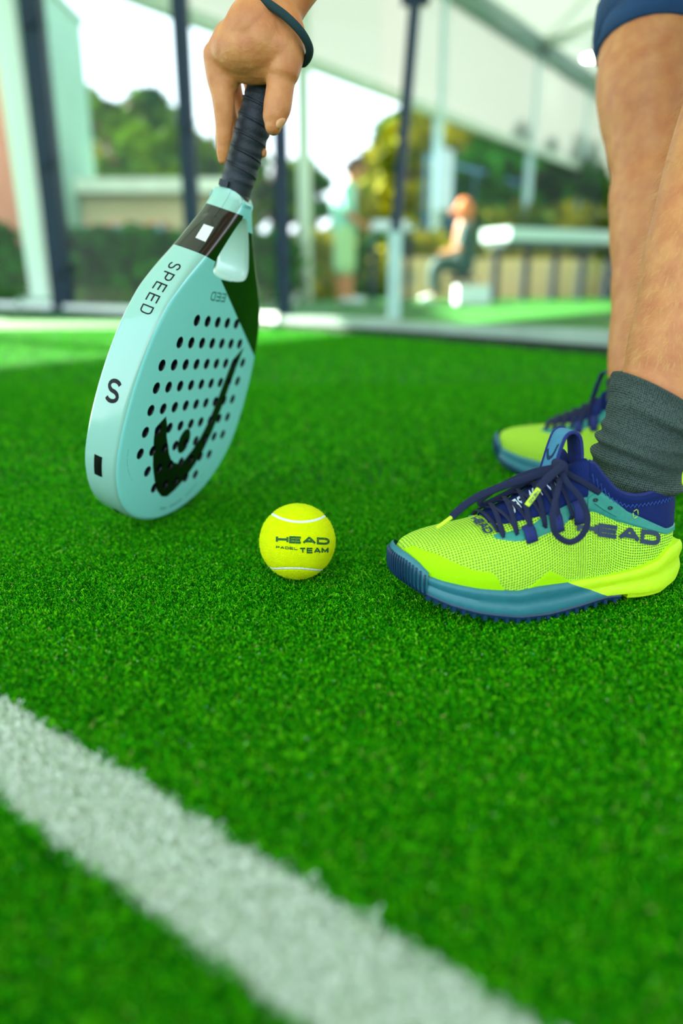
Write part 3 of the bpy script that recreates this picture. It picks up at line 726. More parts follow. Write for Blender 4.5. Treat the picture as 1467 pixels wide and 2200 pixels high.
    whole = MB(); nL = len(loop)
    grid = [[side(pt, t, o) for pt in loop] for t, o in prof]
    whole.rings(grid, cap=False)
    for cap_ in (grid[0], grid[-1]):
        for j in range(len(hp) - 1):
            a, b = j, j + 1; c, d = (nL - j) % nL, (nL - j - 1) % nL
            whole.add([cap_[a], cap_[b], cap_[d], cap_[c]], [(0, 1, 2, 3)])
    for nm, keep, m in (('midsole', 1, M_MIDT), ('heel_foam', -1, M_MIDL)):
        w2_ = MB(); w2_.v = list(whole.v); w2_.f = list(whole.f)
        o = mk(nm, w2_, m); bm = bmesh.new(); bm.from_mesh(o.data); bmesh.ops.remove_doubles(bm, verts=bm.verts, dist=1e-5)
        bmesh.ops.bisect_plane(bm, geom=bm.verts[:] + bm.edges[:] + bm.faces[:], plane_co=(.096, 0, .018), plane_no=Vector((.018, 0, -.042)).normalized(), clear_inner=keep > 0, clear_outer=keep < 0)
        bmesh.ops.recalc_face_normals(bm, faces=bm.faces); bm.to_mesh(o.data); bm.free(); o.data.shade_smooth(); o.data.set_sharp_from_angle(angle=math.radians(40))
    # outsole under the front, rising over the toe
    def off(pt, o, z):
        x, y = pt; i = loop.index(pt); a = Vector(loop[i - 1]); b = Vector(loop[(i + 1) % len(loop)]); d = (b - a).normalized(); n = Vector((d.y, -d.x))
        if n.dot(Vector((x - .12, y))) < 0: n = -n
        return Vector((x + n.x * o, y + n.y * o + cen_y(x), z))
    lp2 = [p for p in loop if p[0] > .062]; i0 = loop.index([p for p in loop if p[0] > .062][0])
    mb = MB(); mb.rings([[off(p, .0006, zb(p[0]) + .0012) for p in lp2], [off(p, .0012, zb(p[0]) - .0003) for p in lp2], [off(p, .0004, zb(p[0]) - .0030) for p in lp2], [off(p, -.004, zb(p[0]) - .0036) for p in lp2]]); outs = mk('outsole', mb, M_OUT, False)
    hl = [p for p in loop if p[0] < .055]
    hl = hl[len([p for p in hl if p[1] < 0]) * 0:]
    hp2 = [p for p in loop if p[1] < 0 and p[0] < .055] + [p for p in loop if p[1] >= 0 and p[0] < .055]
    mb = MB().rings([[off(p, -.003, zb(p[0]) + .001) for p in hp2], [off(p, -.004, zb(p[0]) - .0045) for p in hp2]]); mk('heel_outsole', mb, M_MIDL, False)
    for j, p in enumerate(loop):
        if p[0] > .066 and j % 3 == 0 and not (.235 < p[0]):
            a = off(p, -.0012, zb(p[0]) - .0014); b = off(p, .0008, zb(p[0]) - .0050)
            c = (a + b) / 2; mk('tread_lug', MB().box(c, (.0030, .0052, .0040)), M_OUT, False, parent=outs)
    # toe bumper with vertical ribs
    tl = [p for p in loop if p[0] > .2330]
    h1 = [p for p in hp if p.x > .2330]; tl = [(p.x, p.y) for p in h1] + [(p.x, -p.y) for p in reversed(h1[:-1])]
    tl = [t_ for t_ in tl if t_ in loop]
    top = lambda p: interp(p[0], [.233, .240, .246, .2515], [.0385, .046, .0505, .0525])
    mb = MB().rings([[off(p, -.0015, top(p) + .001) for p in tl], [off(p, .0004, top(p)) for p in tl], [off(p, .0022, (top(p) + zb(p[0])) / 2 + .006) for p in tl], [off(p, .0018, zb(p[0]) + .002) for p in tl], [off(p, -.001, zb(p[0]) - .0035) for p in tl]], closed=False, cap=False)
    bum = mk('toe_bumper', mb, M_MIDT)
    for i in range(1, len(tl) - 1, 2):
        p = tl[i]; L = [off(p, .0012, top(p) - .004), off(p, .0030, (top(p) + zb(p[0])) / 2 + .007), off(p, .0036, (top(p) + zb(p[0])) / 2), off(p, .0030, zb(p[0]) + .003), off(p, .0010, zb(p[0]) - .0020)]
        mk('toe_rib', MB().tube(catmull(L, k=3), .0009, 6), M_OUT, parent=bum)
    # laces
    def lacing(pts, w_=.0024, t_=.0009, k=6, m=M_LACE, name='lace', upf=None):
        P_ = catmull(pts, k=k); return mk(name, MB().tube(P_, (w_, t_), 10, up=upf), m)
    sp_ = lambda x, v, h_=.0045: surf(x, v) + surf_no(x, v) * h_
    xs_ = [.171, .160, .148, .136, .124, .113]
    for i in range(5):
        va, vb = interp(xs_[i], [.11, .171], [.46, .36]), interp(xs_[i + 1], [.11, .171], [.46, .36])
        for s in (1, -1):
            pts = [sp_(xs_[i], s * (va + .06), .0006), sp_(xs_[i], s * va, .0030)] + [sp_(xs_[i] + (xs_[i + 1] - xs_[i]) * q_, s * (va + (-vb - va) * q_), .0048 + (.0014 if s > 0 else 0) * math.sin(q_ * 3.14)) for q_ in (.25, .5, .75)] + [sp_(xs_[i + 1], -s * vb, .0030), sp_(xs_[i + 1], -s * (vb + .05), .0006)]
            lacing(pts, upf=lambda k_, : Vector((0, 0, 1)))
    pts = [sp_(.173, .34, .001), sp_(.174, .2, .0042), sp_(.174, 0, .0045), sp_(.174, -.2, .0042), sp_(.173, -.34, .001)]; lacing(pts, upf=Vector((0, 0, 1)))
    # lace loops (webbing) on each side
    for x in (.150, .126, .106):
        for s in (1, -1):
            mk('lace_loop', MB().tube([sp_(x - .001, s * .56, .0012), sp_(x, s * .50, .0032), sp_(x, s * .44, .0034), sp_(x + .001, s * .39, .0022)], (.0052, .0010), 8, up=surf_no(x, s * .5)), M_NAVT)
    return T, mk, lacing, sp_

def frame_mat(H, ang, mir):
    a = Vector((-math.cos(ang), -math.sin(ang), 0)); l = Vector((math.sin(ang), -math.cos(ang), 0))
    return Matrix(((a.x, l.x, 0, H[0]), (a.y, l.y, 0, H[1]), (0, 0, 1, H[2]), (0, 0, 0, 1)))

person = empty('person', (.45, .72, 0)); 
tag(person, 'person bending down to the racket in navy shorts, grey socks and neon yellow shoes', 'person')
left = empty('shoe', (0, 0, 0), person)
bpy.context.view_layer.update()
ML = frame_mat((.2700, .576, .0), math.radians(14), 1) @ Matrix.Scale(.93, 4); left.matrix_world = ML; person_inv = Matrix.Translation(-person.location)
left.matrix_basis = person_inv @ ML
left['label'] = 'neon yellow and navy sports shoe nearer the ball'
T, mk, lacing, sp_ = build_shoe(left, 1)
MLi = ML.inverted()
def lp(cx, cy, lo):
    """point of the near shoe from crop coordinates at lateral offset lo, in shoe space"""
    px, py = 820 + cx / 2.267, 780 + cy / 2.267; d = MLi.to_3x3() @ ray(px, py); o_ = MLi @ CAM
    return o_ + d * ((lo - o_.y) / d.y)
FACEL = (MLi.to_3x3() @ (CAM - Vector((.2, .55, .1)))).normalized()
def lace2(P_, w_=.0027, t_=.0010, up=FACEL): return lacing([lp(*p) for p in P_], w_, t_, 7, upf=up)
def shoe_decal(name, txt, asp, thk, gap, fn, m):
    qs, _ = text_polys(txt, asp, thk, gap, .10)
    def g(u, v):
        x, z, side_v = fn(u, v); vv = side_v if side_v is not None else v_at(x, z)
        return surf(x, vv) + surf_no(x, vv) * (.0010 if side_v is None else .0032), surf_no(x, vv)
    return decal(name, qs, g, m, left, .0003)
# bow: two loops and two ends hanging from the knot
lace2([(872, 520, .020), (905, 585, .034), (968, 660, .044), (1003, 760, .050), (975, 838, .052), (915, 872, .052), (850, 835, .050), (832, 755, .048), (848, 655, .040), (872, 560, .026)], .0024, .0011)
lace2([(868, 515, .016), (820, 512, .012), (720, 535, .004), (600, 588, -.004), (515, 640, -.008), (478, 672, -.010), (500, 688, -.012), (600, 640, -.010), (700, 580, -.004), (800, 525, .008), (868, 522, .014)], .0026, .0011)
lace2([(850, 520, .016), (760, 545, .010), (640, 582, .006), (540, 618, .004), (460, 655, .002), (395, 700, .000), (340, 750, .000)], .0032, .0013)
lace2([(340, 750, 0), (300, 780, .001), (268, 803, .002)], .0016, .0014)
o = [c for c in COL.objects if c.parent == left][-1]; o.name = 'aglet'; o.data.materials[0] = M_AGLET
lace2([(890, 492, .022), (855, 520, .026), (815, 555, .030), (785, 585, .031), (765, 612, .032)], .0034, .0014)
lace2([(765, 612, .032), (735, 655, .033), (706, 694, .034)], .0022, .0015)
o = [c for c in COL.objects if c.parent == left][-1]; o.name = 'aglet'; o.data.materials[0] = M_AGLET
def f_ag(u, v):
    c = lp(762 - 44 * u, 622 + 58 * u, .036); d = (lp(718, 680, .036) - lp(762, 622, .036)).normalized(); n = FACEL; s_ = n.cross(d).normalized()
    if s_.z < 0: s_ = -s_
    return c + s_ * (v - .5) * -.0022, n
qs, _ = text_polys('HEAD', 1.3, .26, .4); decal('aglet_lettering', qs, f_ag, M_NV, left, .0002)
lace2([(880, 525, .018), (930, 552, .022), (985, 583, .0265), (1030, 612, .0285), (1060, 634, .0275)], .0026, .0010)
mk('lace_knot', MB().cap_chain([T(lp(850, 488, .014)), T(lp(872, 508, .020)), T(lp(884, 532, .021))], [.0042, .0058, .0042], 14), M_LACE)
# pull tab on the tongue
tabp = catmull([(.1260, 0.004, .106), (.1225, 0.004, .120), (.1190, .004, .134), (.1150, .004, .1440), (.1085, .004, .1465), (.1025, .004, .1420), (.0995, .004, .130), (.0980, .004, .116)], k=6)
def strap(w_, t_): return MB().tube([Vector(p) for p in tabp], (w_, t_), 14, up=lambda i: (tabp[min(i + 1, len(tabp) - 1)] - tabp[max(i - 1, 0)]).cross(Vector((0, 1, 0))))
mk('pull_tab', strap(.0098, .0012), M_TAB)
for sy in (-.0098, .0098): mk('tab_binding', MB().tube([Vector(p) + Vector((0, sy, 0)) for p in tabp], (.0013, .0017), 8, up=lambda i: (tabp[min(i + 1, len(tabp) - 1)] - tabp[max(i - 1, 0)]).cross(Vector((0, 1, 0)))), M_NAVT)
mk('tab_lining', MB().tube([Vector(p) * 1 + Vector((-.0016 if i < len(tabp) * .55 else .0012, 0, -.0012)) for i, p in enumerate(tabp)], (.0090, .0006), 10, up=lambda i: (tabp[min(i + 1, len(tabp) - 1)] - tabp[max(i - 1, 0)]).cross(Vector((0, 1, 0)))), M_NAVT)
def tab_pt(u, v):
    z = .122 + v * .0150; i = [k for k in range(len(tabp)) if tabp[k].z <= z][:1]; zs = [p.z for p in tabp[:20]]; x = interp(z, zs, [p.x for p in tabp[:20]])
    return Vector((x + .0012, .004 + (.5 - u) * -.014, z))
em = [((x + .078) / .165, (y + .209) / .181) for x, y in EMB]
bmx = MB().rings([[tab_pt(x, y) for x, y in em], [tab_pt(x, y) + Vector((.0005, 0, .0001)) for x, y in em]]); mk('tab_emblem', bmx, M_NV, False)
# prints
shoe_decal('side_lettering', 'HEAD', 1.62, .31, .36, lambda u, v: (.1090 - .0810 * u - .0012 * v, .0668 - .0190 * u + (.0100 + .0022 * u) * v, None), M_NV)
shoe_decal('toe_lettering', 'HEAD', 1.5, .28, .45, lambda u, v: (.1845 - .0075 * v + .002 * (1 - u), None, -.02 + .36 * u), M_NV)
shoe_decal('tongue_lettering', 'MOTION PRO', .95, .20, .42, lambda u, v: (.1150 + .042 * u, None, .22 - .20 * v), M_WT)
rngp = []
# lower, the far shoe
HR = Vector((.405, .838, 0)); AR = math.atan2(-.66, .75)
right = empty('shoe', (0, 0, 0), person)
MR = frame_mat(HR, AR, 1) @ Matrix.Scale(.95, 4); right.matrix_basis = person_inv @ MR
right['label'] = 'neon yellow and navy sports shoe farther back, out of focus'
T2, mk2, lacing2, sp2 = build_shoe(right, -1, False)
MRi = MR.inverted()
def rp_(px, py, lo):
    d = MRi.to_3x3() @ ray(px, py); o_ = MRi @ CAM; p = o_ + d * ((lo - o_.y) / d.y); return Vector((p.x, -p.y, p.z))
for P_ in ([(1245, 890, .01), (1205, 905, .012), (1160, 925, .014), (1125, 945, .015), (1105, 962, .016)], [(1245, 895, 0), (1215, 915, .005), (1185, 940, .012), (1165, 975, .018), (1152, 1000, .022)],
           [(1250, 880, .0), (1210, 895, -.004), (1165, 915, -.006), (1150, 928, -.006), (1190, 925, .0), (1245, 900, 0)]):
    lacing2([rp_(*p) for p in P_], .0026, .0012, 7)
lacing2([rp_(1105, 962, .016), rp_(1093, 975, .017), rp_(1082, 985, .018)], .0016, .0014)
o = [c for c in COL.objects if c.parent == right][-1]; o.name = 'aglet'; o.data.materials[0] = M_AGLET
mk2('lace_knot', MB().cap_chain([T2(T2(rp_(1240, 888, .0))), rp_(1252, 893, .004), rp_(1262, 900, .0)], [.004, .006, .004], 12), M_LACE)
mk2('pull_tab', strap(.0092, .0016), M_NAVT)
# ------------------------------------------------------------------ the person's body
def wj(x, y, t): return at(x, y, t)
HS = .9245
def wj(x, y, t): return at(x, y, t * HS)
hand = MB()
wrist = wj(600, -6, .672)
# forearm and hand (right hand reaching down, back of the hand to the viewer)
hand.tube(*catmull([wj(900, -430, .60), wj(780, -260, .645), wj(680, -120, .668), wj(612, -18, .674), wj(585, 25, .676)], [(.038, .036), (.034, .032), (.0270, .0242), (.0243, .0192), (.025, .0188)], 5), n=20, up=wj(600, 0, .6) - wj(600, 0, .7))
def C(P_, R_, n): return hand.cap_chain(P_, [r * HS for r in R_], n)
C([wj(592, 10, .676), wj(545, 55, .676), wj(500, 88, .682), wj(464, 118, .690)], [.0225, .0235, .0175, .0118], 18)
C([wj(595, 10, .682), wj(548, 60, .690), wj(512, 100, .703), wj(488, 112, .712)], [.021, .022, .016, .0115], 18)
C([wj(600, 10, .690), wj(560, 60, .704), wj(530, 85, .728), wj(512, 95, .738)], [.020, .020, .0145, .0105], 18)
C([wj(605, 12, .695), wj(578, 60, .715), wj(560, 85, .745), wj(548, 90, .756)], [.018, .0175, .0125, .0095], 18)
C([wj(592, 30, .675), wj(612, 75, .676), wj(613, 110, .676), wj(608, 150, .678)], [.021, .0195, .0185, .0162], 18)
C([wj(560, 60, .676), wj(556, 100, .678), wj(560, 135, .682), wj(575, 150, .684)], [.022, .020, .0155, .012], 18)
C([wj(470, 125, .692), wj(505, 142, .690), wj(540, 152, .688), wj(580, 150, .686)], [.0120, .0130, .0120, .0120], 14)
C([wj(590, 15, .676), wj(545, 62, .672), wj(500, 100, .680), wj(470, 122, .690)], [.022, .0265, .0200, .0120], 20)
C([wj(590, 30, .676), wj(560, 90, .672), wj(545, 130, .680)], [.022, .0235, .0160], 20)
C([wj(486, 112, .6895), wj(530, 104, .6760), wj(600, 104, .6760)], [.0185, .0235, .0215], 20)
C([wj(500, 92, .6840), wj(560, 66, .6740), wj(606, 74, .6760)], [.0200, .0240, .0215], 20)
C([wj(492, 132, .6900), wj(530, 138, .6850), wj(590, 132, .6790)], [.0130, .0150, .0170], 18)
C([wj(495, 105, .686), wj(520, 118, .684), wj(550, 125, .682)], [.015, .016, .015], 14)
C([wj(482, 150, .694), wj(494, 172, .697), wj(496, 186, .700)], [.0115, .0100, .0070], 14)
# fingers: each its own chain
C([wj(462, 118, .690), wj(469, 165, .697), wj(480, 218, .703), wj(481, 282, .712), wj(478, 322, .718), wj(477, 344, .721)], [.0118, .0118, .0110, .0084, .0064, .0044], 16)
C([wj(486, 112, .712), wj(478, 190, .728), wj(497, 272, .742), wj(535, 312, .744), wj(562, 327, .736)], [.0112, .0105, .0092, .0080, .0062], 16)
C([wj(510, 96, .738), wj(498, 165, .752), wj(512, 225, .762), wj(545, 262, .760), wj(566, 272, .750)], [.0105, .0100, .0088, .0076, .0060], 16)
C([wj(548, 90, .756), wj(534, 140, .768), wj(540, 190, .776), wj(562, 218, .772), wj(578, 224, .764)], [.0095, .0088, .0078, .0068, .0055], 16)
C([wj(607, 140, .678), wj(602, 185, .682), wj(596, 228, .685), wj(590, 252, .6865), wj(587, 272, .6875)], [.0160, .0132, .0134, .0118, .0082], 18)
hb = hand.build('hand', SKIN, None, True); remesh(hb, .0011, 16)

legs = MB()
def leg(J, ell=1.0, up=(0, -1, 0)):
    P_, R_ = catmull([j[0] for j in J], [(j[1], j[1] * ell) for j in J], 6); legs.tube(P_, R_, 24, up=up)
hipL = Vector((.62, .58, .80)); hipR = Vector((.62, .82, .80))
nank = Vector((.2415, .570, .115))
leg([(Vector((.235, .572, .045)), .0195), (Vector((.240, .571, .085)), .0205), (Vector((.2450, .572, .125)), .0280), (Vector((.254, .576, .160)), .0335), (Vector((.2690, .585, .210)), .0400), (Vector((.2860, .598, .270)), .0480), (Vector((.304, .612, .330)), .0520), (Vector((.317, .625, .385)), .0500), (Vector((.326, .632, .435)), .0480), (Vector((.336, .632, .485)), .0510), (Vector((.38, .63, .56)), .060), (Vector((.50, .60, .69)), .080), (hipL, .095)], 1.0)
f_ = lambda x, y, t=.845: at(x, y, t)
leg([(Vector((.362, .868, .045)), .0195), (Vector((.357, .866, .085)), .0215), (f_(1374, 850), .032), (f_(1372, 770), .0345), (f_(1385, 690), .038), (f_(1401, 600), .0455), (f_(1412, 500), .0530), (f_(1410, 420), .0530), (f_(1404, 355), .0475), (f_(1396, 300), .0490), (f_(1392, 235), .0545), (f_(1392, 175), .0580), (f_(1408, 110), .0620), (f_(1440, 20), .069), (Vector((.50, .88, .69)), .082), (hipR, .095)], 1.05)
lb_ = legs.build('legs', SKIN, None, True); remesh(lb_, .0030, 5)
tor = MB()
tor.tube(*catmull([hipL * .5 + hipR * .5 + Vector((.06, 0, .0)), Vector((.58, .70, .84)), Vector((.45, .70, .93)), Vector((.30, .71, 1.02)), Vector((.17, .72, 1.07)), Vector((.10, .73, 1.09))], [(.12, .10), (.165, .12), (.145, .11), (.165, .12), (.17, .10), (.09, .07)], 5), n=28, up=(0, 0, 1))
tor.cap_chain([Vector((.12, .73, 1.09)), Vector((.05, .735, 1.11)), Vector((.0, .74, 1.13))], [.06, .056, .055], 16)
tor.cap_chain([Vector((.01, .74, 1.15)), Vector((-.05, .74, 1.14)), Vector((-.10, .74, 1.10))], [.085, .092, .070], 24)
tor.cap_chain([Vector((-.13, .74, 1.145)), Vector((-.165, .738, 1.12))], [.016, .013], 10)
sh = Vector((.17, .90, 1.05)); elb = Vector((.14, .86, .80))
tor.cap_chain([Vector((.19, .84, 1.07)), sh, Vector((.15, .885, .93)), elb, wj(900, -430, .60)], [.06, .058, .048, .042, .040], 18)
shl = Vector((.17, .55, 1.05)); tor.cap_chain([Vector((.19, .60, 1.07)), shl, Vector((.22, .52, .92)), Vector((.30, .50, .80)), Vector((.36, .53, .68)), Vector((.36, .56, .63))], [.06, .058, .047, .040, .030, .026], 18)
for k in range(4): tor.cap_chain([Vector((.36, .545 + .018 * k, .64)), Vector((.345, .545 + .02 * k, .60)), Vector((.335, .545 + .02 * k, .575))], [.011, .0095, .008], 10)
tor.cap_chain([Vector((.37, .55, .66)), Vector((.395, .545, .63)), Vector((.40, .55, .60))], [.013, .011, .009], 10)
tb_ = tor.build('torso', SKIN, None, True); remesh(tb_, .009, 6)
vs = []; fs = []
for o in (hb, lb_, tb_):
    k = len(vs); vs += [tuple(v.co) for v in o.data.vertices]; fs += [tuple(i + k for i in p.vertices) for p in o.data.polygons]; bpy.data.objects.remove(o)
bodym = bpy.data.meshes.new('body'); bodym.from_pydata(vs, [], fs); bodym.update(calc_edges=True); bodym.materials.append(SKIN); bodym.shade_smooth()
body_o = bpy.data.objects.new('body', bodym); COL.objects.link(body_o); body_o.parent = person; body_o.matrix_parent_inverse = person_inv
def pchild(o): o.parent = person; o.matrix_parent_inverse = person_inv; return o
# thumb nail
nb = MB(); c = wj(606, 266, .6822); ex = (wj(606, 262, .681) - wj(596, 276, .681)).normalized(); nrm = (CAM - c).normalized() * .3 + Vector((.9, 0, -.1)); nrm.normalize(); ey = nrm.cross(ex).normalized()
nb.rings([[c + nrm * d + ex * r * .0052 * math.cos(a) + ey * r * .0042 * math.sin(a) - nrm * .0016 * r * abs(math.sin(a)) ** 2 for a in [6.2832 * k / 18 for k in range(18)]] for d, r in ((-.002, 1), (-.0002, 1), (.0004, .8), (.0007, .3))])
pchild(nb.build('thumb_nail', mat('nail', (222, 160, 108), .35), None, True))
# elastic band loose on the wrist
bc_ = wj(605, 40, .668); ax = (wj(680, -120, .668) - wj(590, 20, .676)).normalized()
u_ = (wj(668, 100, .668) - wj(545, -12, .668)).normalized(); vv_ = ax.cross(u_).normalized()
P_ = catmull([wj(*q_) for q_ in ((542, -16, .655), (574, 6, .649), (615, 36, .648), (646, 68, .652), (663, 98, .663), (663, 120, .676), (648, 136, .690), (625, 112, .708), (592, 62, .714), (560, 22, .704), (540, -8, .678))], k=6, loop=True)
BAND = mat('band_elastic', (10, 54, 60), .75, .2, 900, bump=.6, bscale=2500)
pchild(MB().tube(P_, .0035, 12, loop=True).build('wrist_band', BAND, None, True))
# shorts and shirt
SHORTS = mat('shorts_cloth', (16, 58, 98), .8, .12, 60, bump=.5, bscale=700)
HEM = mat('shorts_hem', (16, 64, 108), .8, .12, 60, bump=.5, bscale=900)
shb = MB()
def sleg(J): 
    P2, R2 = catmull([j[0] for j in J], [(j[1], j[1] * 1.0) for j in J], 6); shb.tube(P2, R2, 28, up=(0, -1, 0))
sleg([(f_(1410, 112), .0665), (f_(1418, 70), .0690), (f_(1440, 10), .075), (Vector((.50, .88, .70)), .095), (Vector((.62, .80, .82)), .115)])
sleg([(Vector((.395, .628, .565)), .072), (Vector((.44, .615, .62)), .078), (Vector((.52, .60, .71)), .092), (Vector((.62, .62, .82)), .115)])
shb.tube(*catmull([Vector((.70, .70, .79)), Vector((.64, .70, .82)), Vector((.57, .70, .86)), Vector((.52, .70, .90))], [(.10, .09), (.175, .125), (.175, .125), (.16, .115)], 5), n=28, up=(0, 0, 1))
so = shb.build('shorts', SHORTS, None, True); pchild(so)
hm = MB(); hm.tube([f_(1409.6, 114), f_(1410, 112), f_(1416.6, 77), f_(1417, 75)], [.0655, .0674, .0698, .0685], 32, up=(0, -1, 0)); pchild(hm.build('hem', HEM, None, True))
SHIRT = mat('shirt_cloth', (225, 232, 236), .8, .05, 30, bump=.4, bscale=500)
tb2 = MB(); tb2.tube(*catmull([Vector((.62, .70, .83)), Vector((.56, .70, .87)), Vector((.45, .70, .94)), Vector((.30, .71, 1.02)), Vector((.17, .72, 1.07)), Vector((.10, .73, 1.10))], [(.165, .12), (.18, .13), (.158, .122), (.178, .132), (.182, .112), (.075, .070)], 5), n=28, up=(0, 0, 1))
tb2.tube([Vector((.20, .84, 1.07)), sh, Vector((.155, .89, .95))], [.070, .070, .060], 18); tb2.tube([Vector((.20, .60, 1.07)), shl, Vector((.21, .525, .95))], [.070, .070, .060], 18)
pchild(tb2.build('shirt', SHIRT, None, True))
hr = MB(); rnd = random.Random(5)
hr.cap_chain([Vector((.035, .74, 1.165)), Vector((-.03, .74, 1.175)), Vector((-.075, .74, 1.160))], [.078, .084, .058], 20); pchild(hr.build('hair', mat('hair', (92, 62, 40), .6, .3, 90), None, True))
# socks
SOCK = bpy.data.materials.new('sock_knit'); SOCK.use_nodes = True; t = SOCK.node_tree; b = t.nodes['Principled BSDF']; b.inputs['Roughness'].default_value = .9
tc = t.nodes.new('ShaderNodeUVMap'); tc.uv_map = 'UVMap'; wv = t.nodes.new('ShaderNodeTexWave'); wv.inputs['Scale'].default_value = 1; wv.wave_type = 'BANDS'
mp = t.nodes.new('ShaderNodeMapping'); mp.inputs['Scale'].default_value = (48, 60, 1)
vo = t.nodes.new('ShaderNodeTexVoronoi'); vo.inputs['Scale'].default_value = 1; vo.inputs['Randomness'].default_value = .25
r = t.nodes.new('ShaderNodeValToRGB'); r.color_ramp.elements[0].position = .15; r.color_ramp.elements[1].position = .6; r.color_ramp.elements[0].color = srgb((84, 104, 96)); r.color_ramp.elements[1].color = srgb((22, 34, 32))
bp = t.nodes.new('ShaderNodeBump'); bp.inputs['Strength'].default_value = .7; bp.inputs['Distance'].default_value = .001; bp.invert = True
Lk = t.links; Lk.new(tc.outputs[0], mp.inputs[0]); Lk.new(mp.outputs[0], vo.inputs[0]); Lk.new(vo.outputs['Distance'], r.inputs[0]); Lk.new(r.outputs[0], b.inputs['Base Color']); Lk.new(vo.outputs['Distance'], bp.inputs['Height']); Lk.new(bp.outputs[0], b.inputs['Normal'])
def sock(path, rads, folds, seed, tilt=.0):
    P_, R_ = catmull(path, rads, 14); n = 72; rnd = random.Random(seed); m = len(P_); rings = []
    ph = [(rnd.uniform(0, 6.28), rnd.uniform(.6, 1.5), rnd.uniform(-.7, .7)) for _ in range(folds)]
    for i, p in enumerate(P_):
        d = (P_[min(i + 1, m - 1)] - P_[max(i - 1, 0)]).normalized(); x = d.cross(Vector((0, -1, 0))).normalized(); y = x.cross(d); s = i / (m - 1); rg = []
        for k in range(n):
            a = 2 * math.pi * k / n; w_ = 0
            for j, (q0, q1, q2) in enumerate(ph):
                c = (j + .7) / (folds + .6) + .035 * math.sin(a * 1 + q0) + .012 * math.sin(a * 3 + q0 * 2); e = (s - c) * folds * 4.0
                w_ += math.exp(-e * e) * (.6 + .4 * math.sin(a * q1 + q0))
            top = -.0012 if s > .985 else 0
            fd = min(1, (1 - s) / .12); rr = R_[i] + .0056 * (w_ - .40) * fd + .0006 + top
            lw = .64 + .36 * min(1, max(0, (s - .20) / .30)); q_ = p + x * rr * math.cos(a) * (1 + (1 - lw) * .35) + y * rr * math.sin(a) * lw; q_.z -= (q_.x - p.x) * tilt * max(0, (s - .35) / .65); rg.append(q_)
        rings.append(rg)
    mb = MB().rings(rings, cap=False); o = mb.build('sock', SOCK, None, True)
    me = o.data; uv = me.uv_layers.new(name='UVMap')
    for pl in me.polygons:
        ks = [me.loops[li].vertex_index for li in pl.loop_indices]
        for li in pl.loop_indices:
            vi = me.loops[li].vertex_index; i, k = divmod(vi, n); kk = k if not (k == 0 and any(v % n == n - 1 for v in ks)) else n
            uv.data[li].uv = (kk / n * 3.0, i / m * 1.2)
    return pchild(o)
o = sock([Vector((.232, .573, .060)), Vector((.236, .572, .085)), Vector((.2405, .571, .108)), Vector((.2435, .571, .124)), Vector((.2475, .572, .142)), Vector((.2515, .574, .1565))], [.0345, .0345, .0345, .0348, .0365, .0390], 7, 2, .30)
o['label'] = 'grey ribbed sock bunched around the nearer ankle'
sock([Vector((.362, .868, .060)), Vector((.358, .866, .085)), f_(1374, 850), f_(1373, 815)], [.034, .035, .036, .0375], 6, 4)
# leg hair on both shins
hm_ = mat('leg_hair', (222, 180, 104), .5); hb2 = MB(); rnd = random.Random(8)
nb_ = bmesh.new(); nb_.from_mesh(bodym); nb_.normal_update()
cand = [v for v in nb_.verts if .186 < v.co.z < .50 and v.co.x > .2]
for i in range(12000):
    v = rnd.choice(cand); n = v.normal.copy()
    if v.co.y > .8 and rnd.random() < .7: continue
    L = rnd.uniform(.006, .017); d = (n * .55 + Vector((rnd.uniform(-.3, .3), rnd.uniform(-.3, .3), -.8))).normalized()
    a = v.co + n * -.0003; b2 = a + (n * .8 + d * .3).normalized() * L * .45; c = b2 + d * L * .6; sd = n.cross(d).normalized() * .00012; k = len(hb2.v)
    hb2.v += [tuple(a - sd), tuple(a + sd), tuple(b2 - sd), tuple(b2 + sd), tuple(c)]; hb2.f += [(k, k + 1, k + 3, k + 2), (k + 2, k + 3, k + 4)]
ho = pchild(hb2.build('leg_hair', hm_, None)); tag(ho, kind='stuff'); nb_.free()

# ------------------------------------------------------------------ court surround
STEEL = mat('blue_black_steel', (4, 34, 58), .5, .15, 8, spec=.3)
PALE = mat('pale_steel', (176, 206, 206), .45, .08, 6)
KERB = mat('kerb', (150, 172, 158), .6, .12, 5); KERBW = mat('kerb_white', (226, 234, 226), .6, .05, 5); KERB_SHADE = mat('kerb_shadow', (10, 20, 14), .8)
FABW = bpy.data.materials.new('tent_fabric'); FABW.use_nodes = True; t = FABW.node_tree; t.nodes.clear(); oo = t.nodes.new('ShaderNodeOutputMaterial'); d1 = t.nodes.new('ShaderNodeBsdfDiffuse'); d2 = t.nodes.new('ShaderNodeBsdfTranslucent'); mx = t.nodes.new('ShaderNodeMixShader')
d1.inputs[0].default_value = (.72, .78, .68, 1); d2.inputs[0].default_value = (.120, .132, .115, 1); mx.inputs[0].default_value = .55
nz = t.nodes.new('ShaderNodeTexNoise'); nz.inputs['Scale'].default_value = .8; bpn = t.nodes.new('ShaderNodeBump'); bpn.inputs['Strength'].default_value = .2; t.links.new(nz.outputs[0], bpn.inputs['Height']); t.links.new(bpn.outputs[0], d1.inputs['Normal'])
for s_, i in ((d1, 1), (d2, 2)): t.links.new(s_.outputs[0], mx.inputs[i])
t.links.new(mx.outputs[0], oo.inputs[0])
FABP = FABW.copy(); FABP.name = 'tent_wall_fabric'; [setattr(n_.inputs[0], 'default_value', (.078, .080, .076, 1)) for n_ in FABP.node_tree.nodes if n_.type == 'BSDF_TRANSLUCENT']; [setattr(n_.inputs[0], 'default_value', (.62, .68, .60, 1)) for n_ in FABP.node_tree.nodes if n_.type == 'BSDF_DIFFUSE']
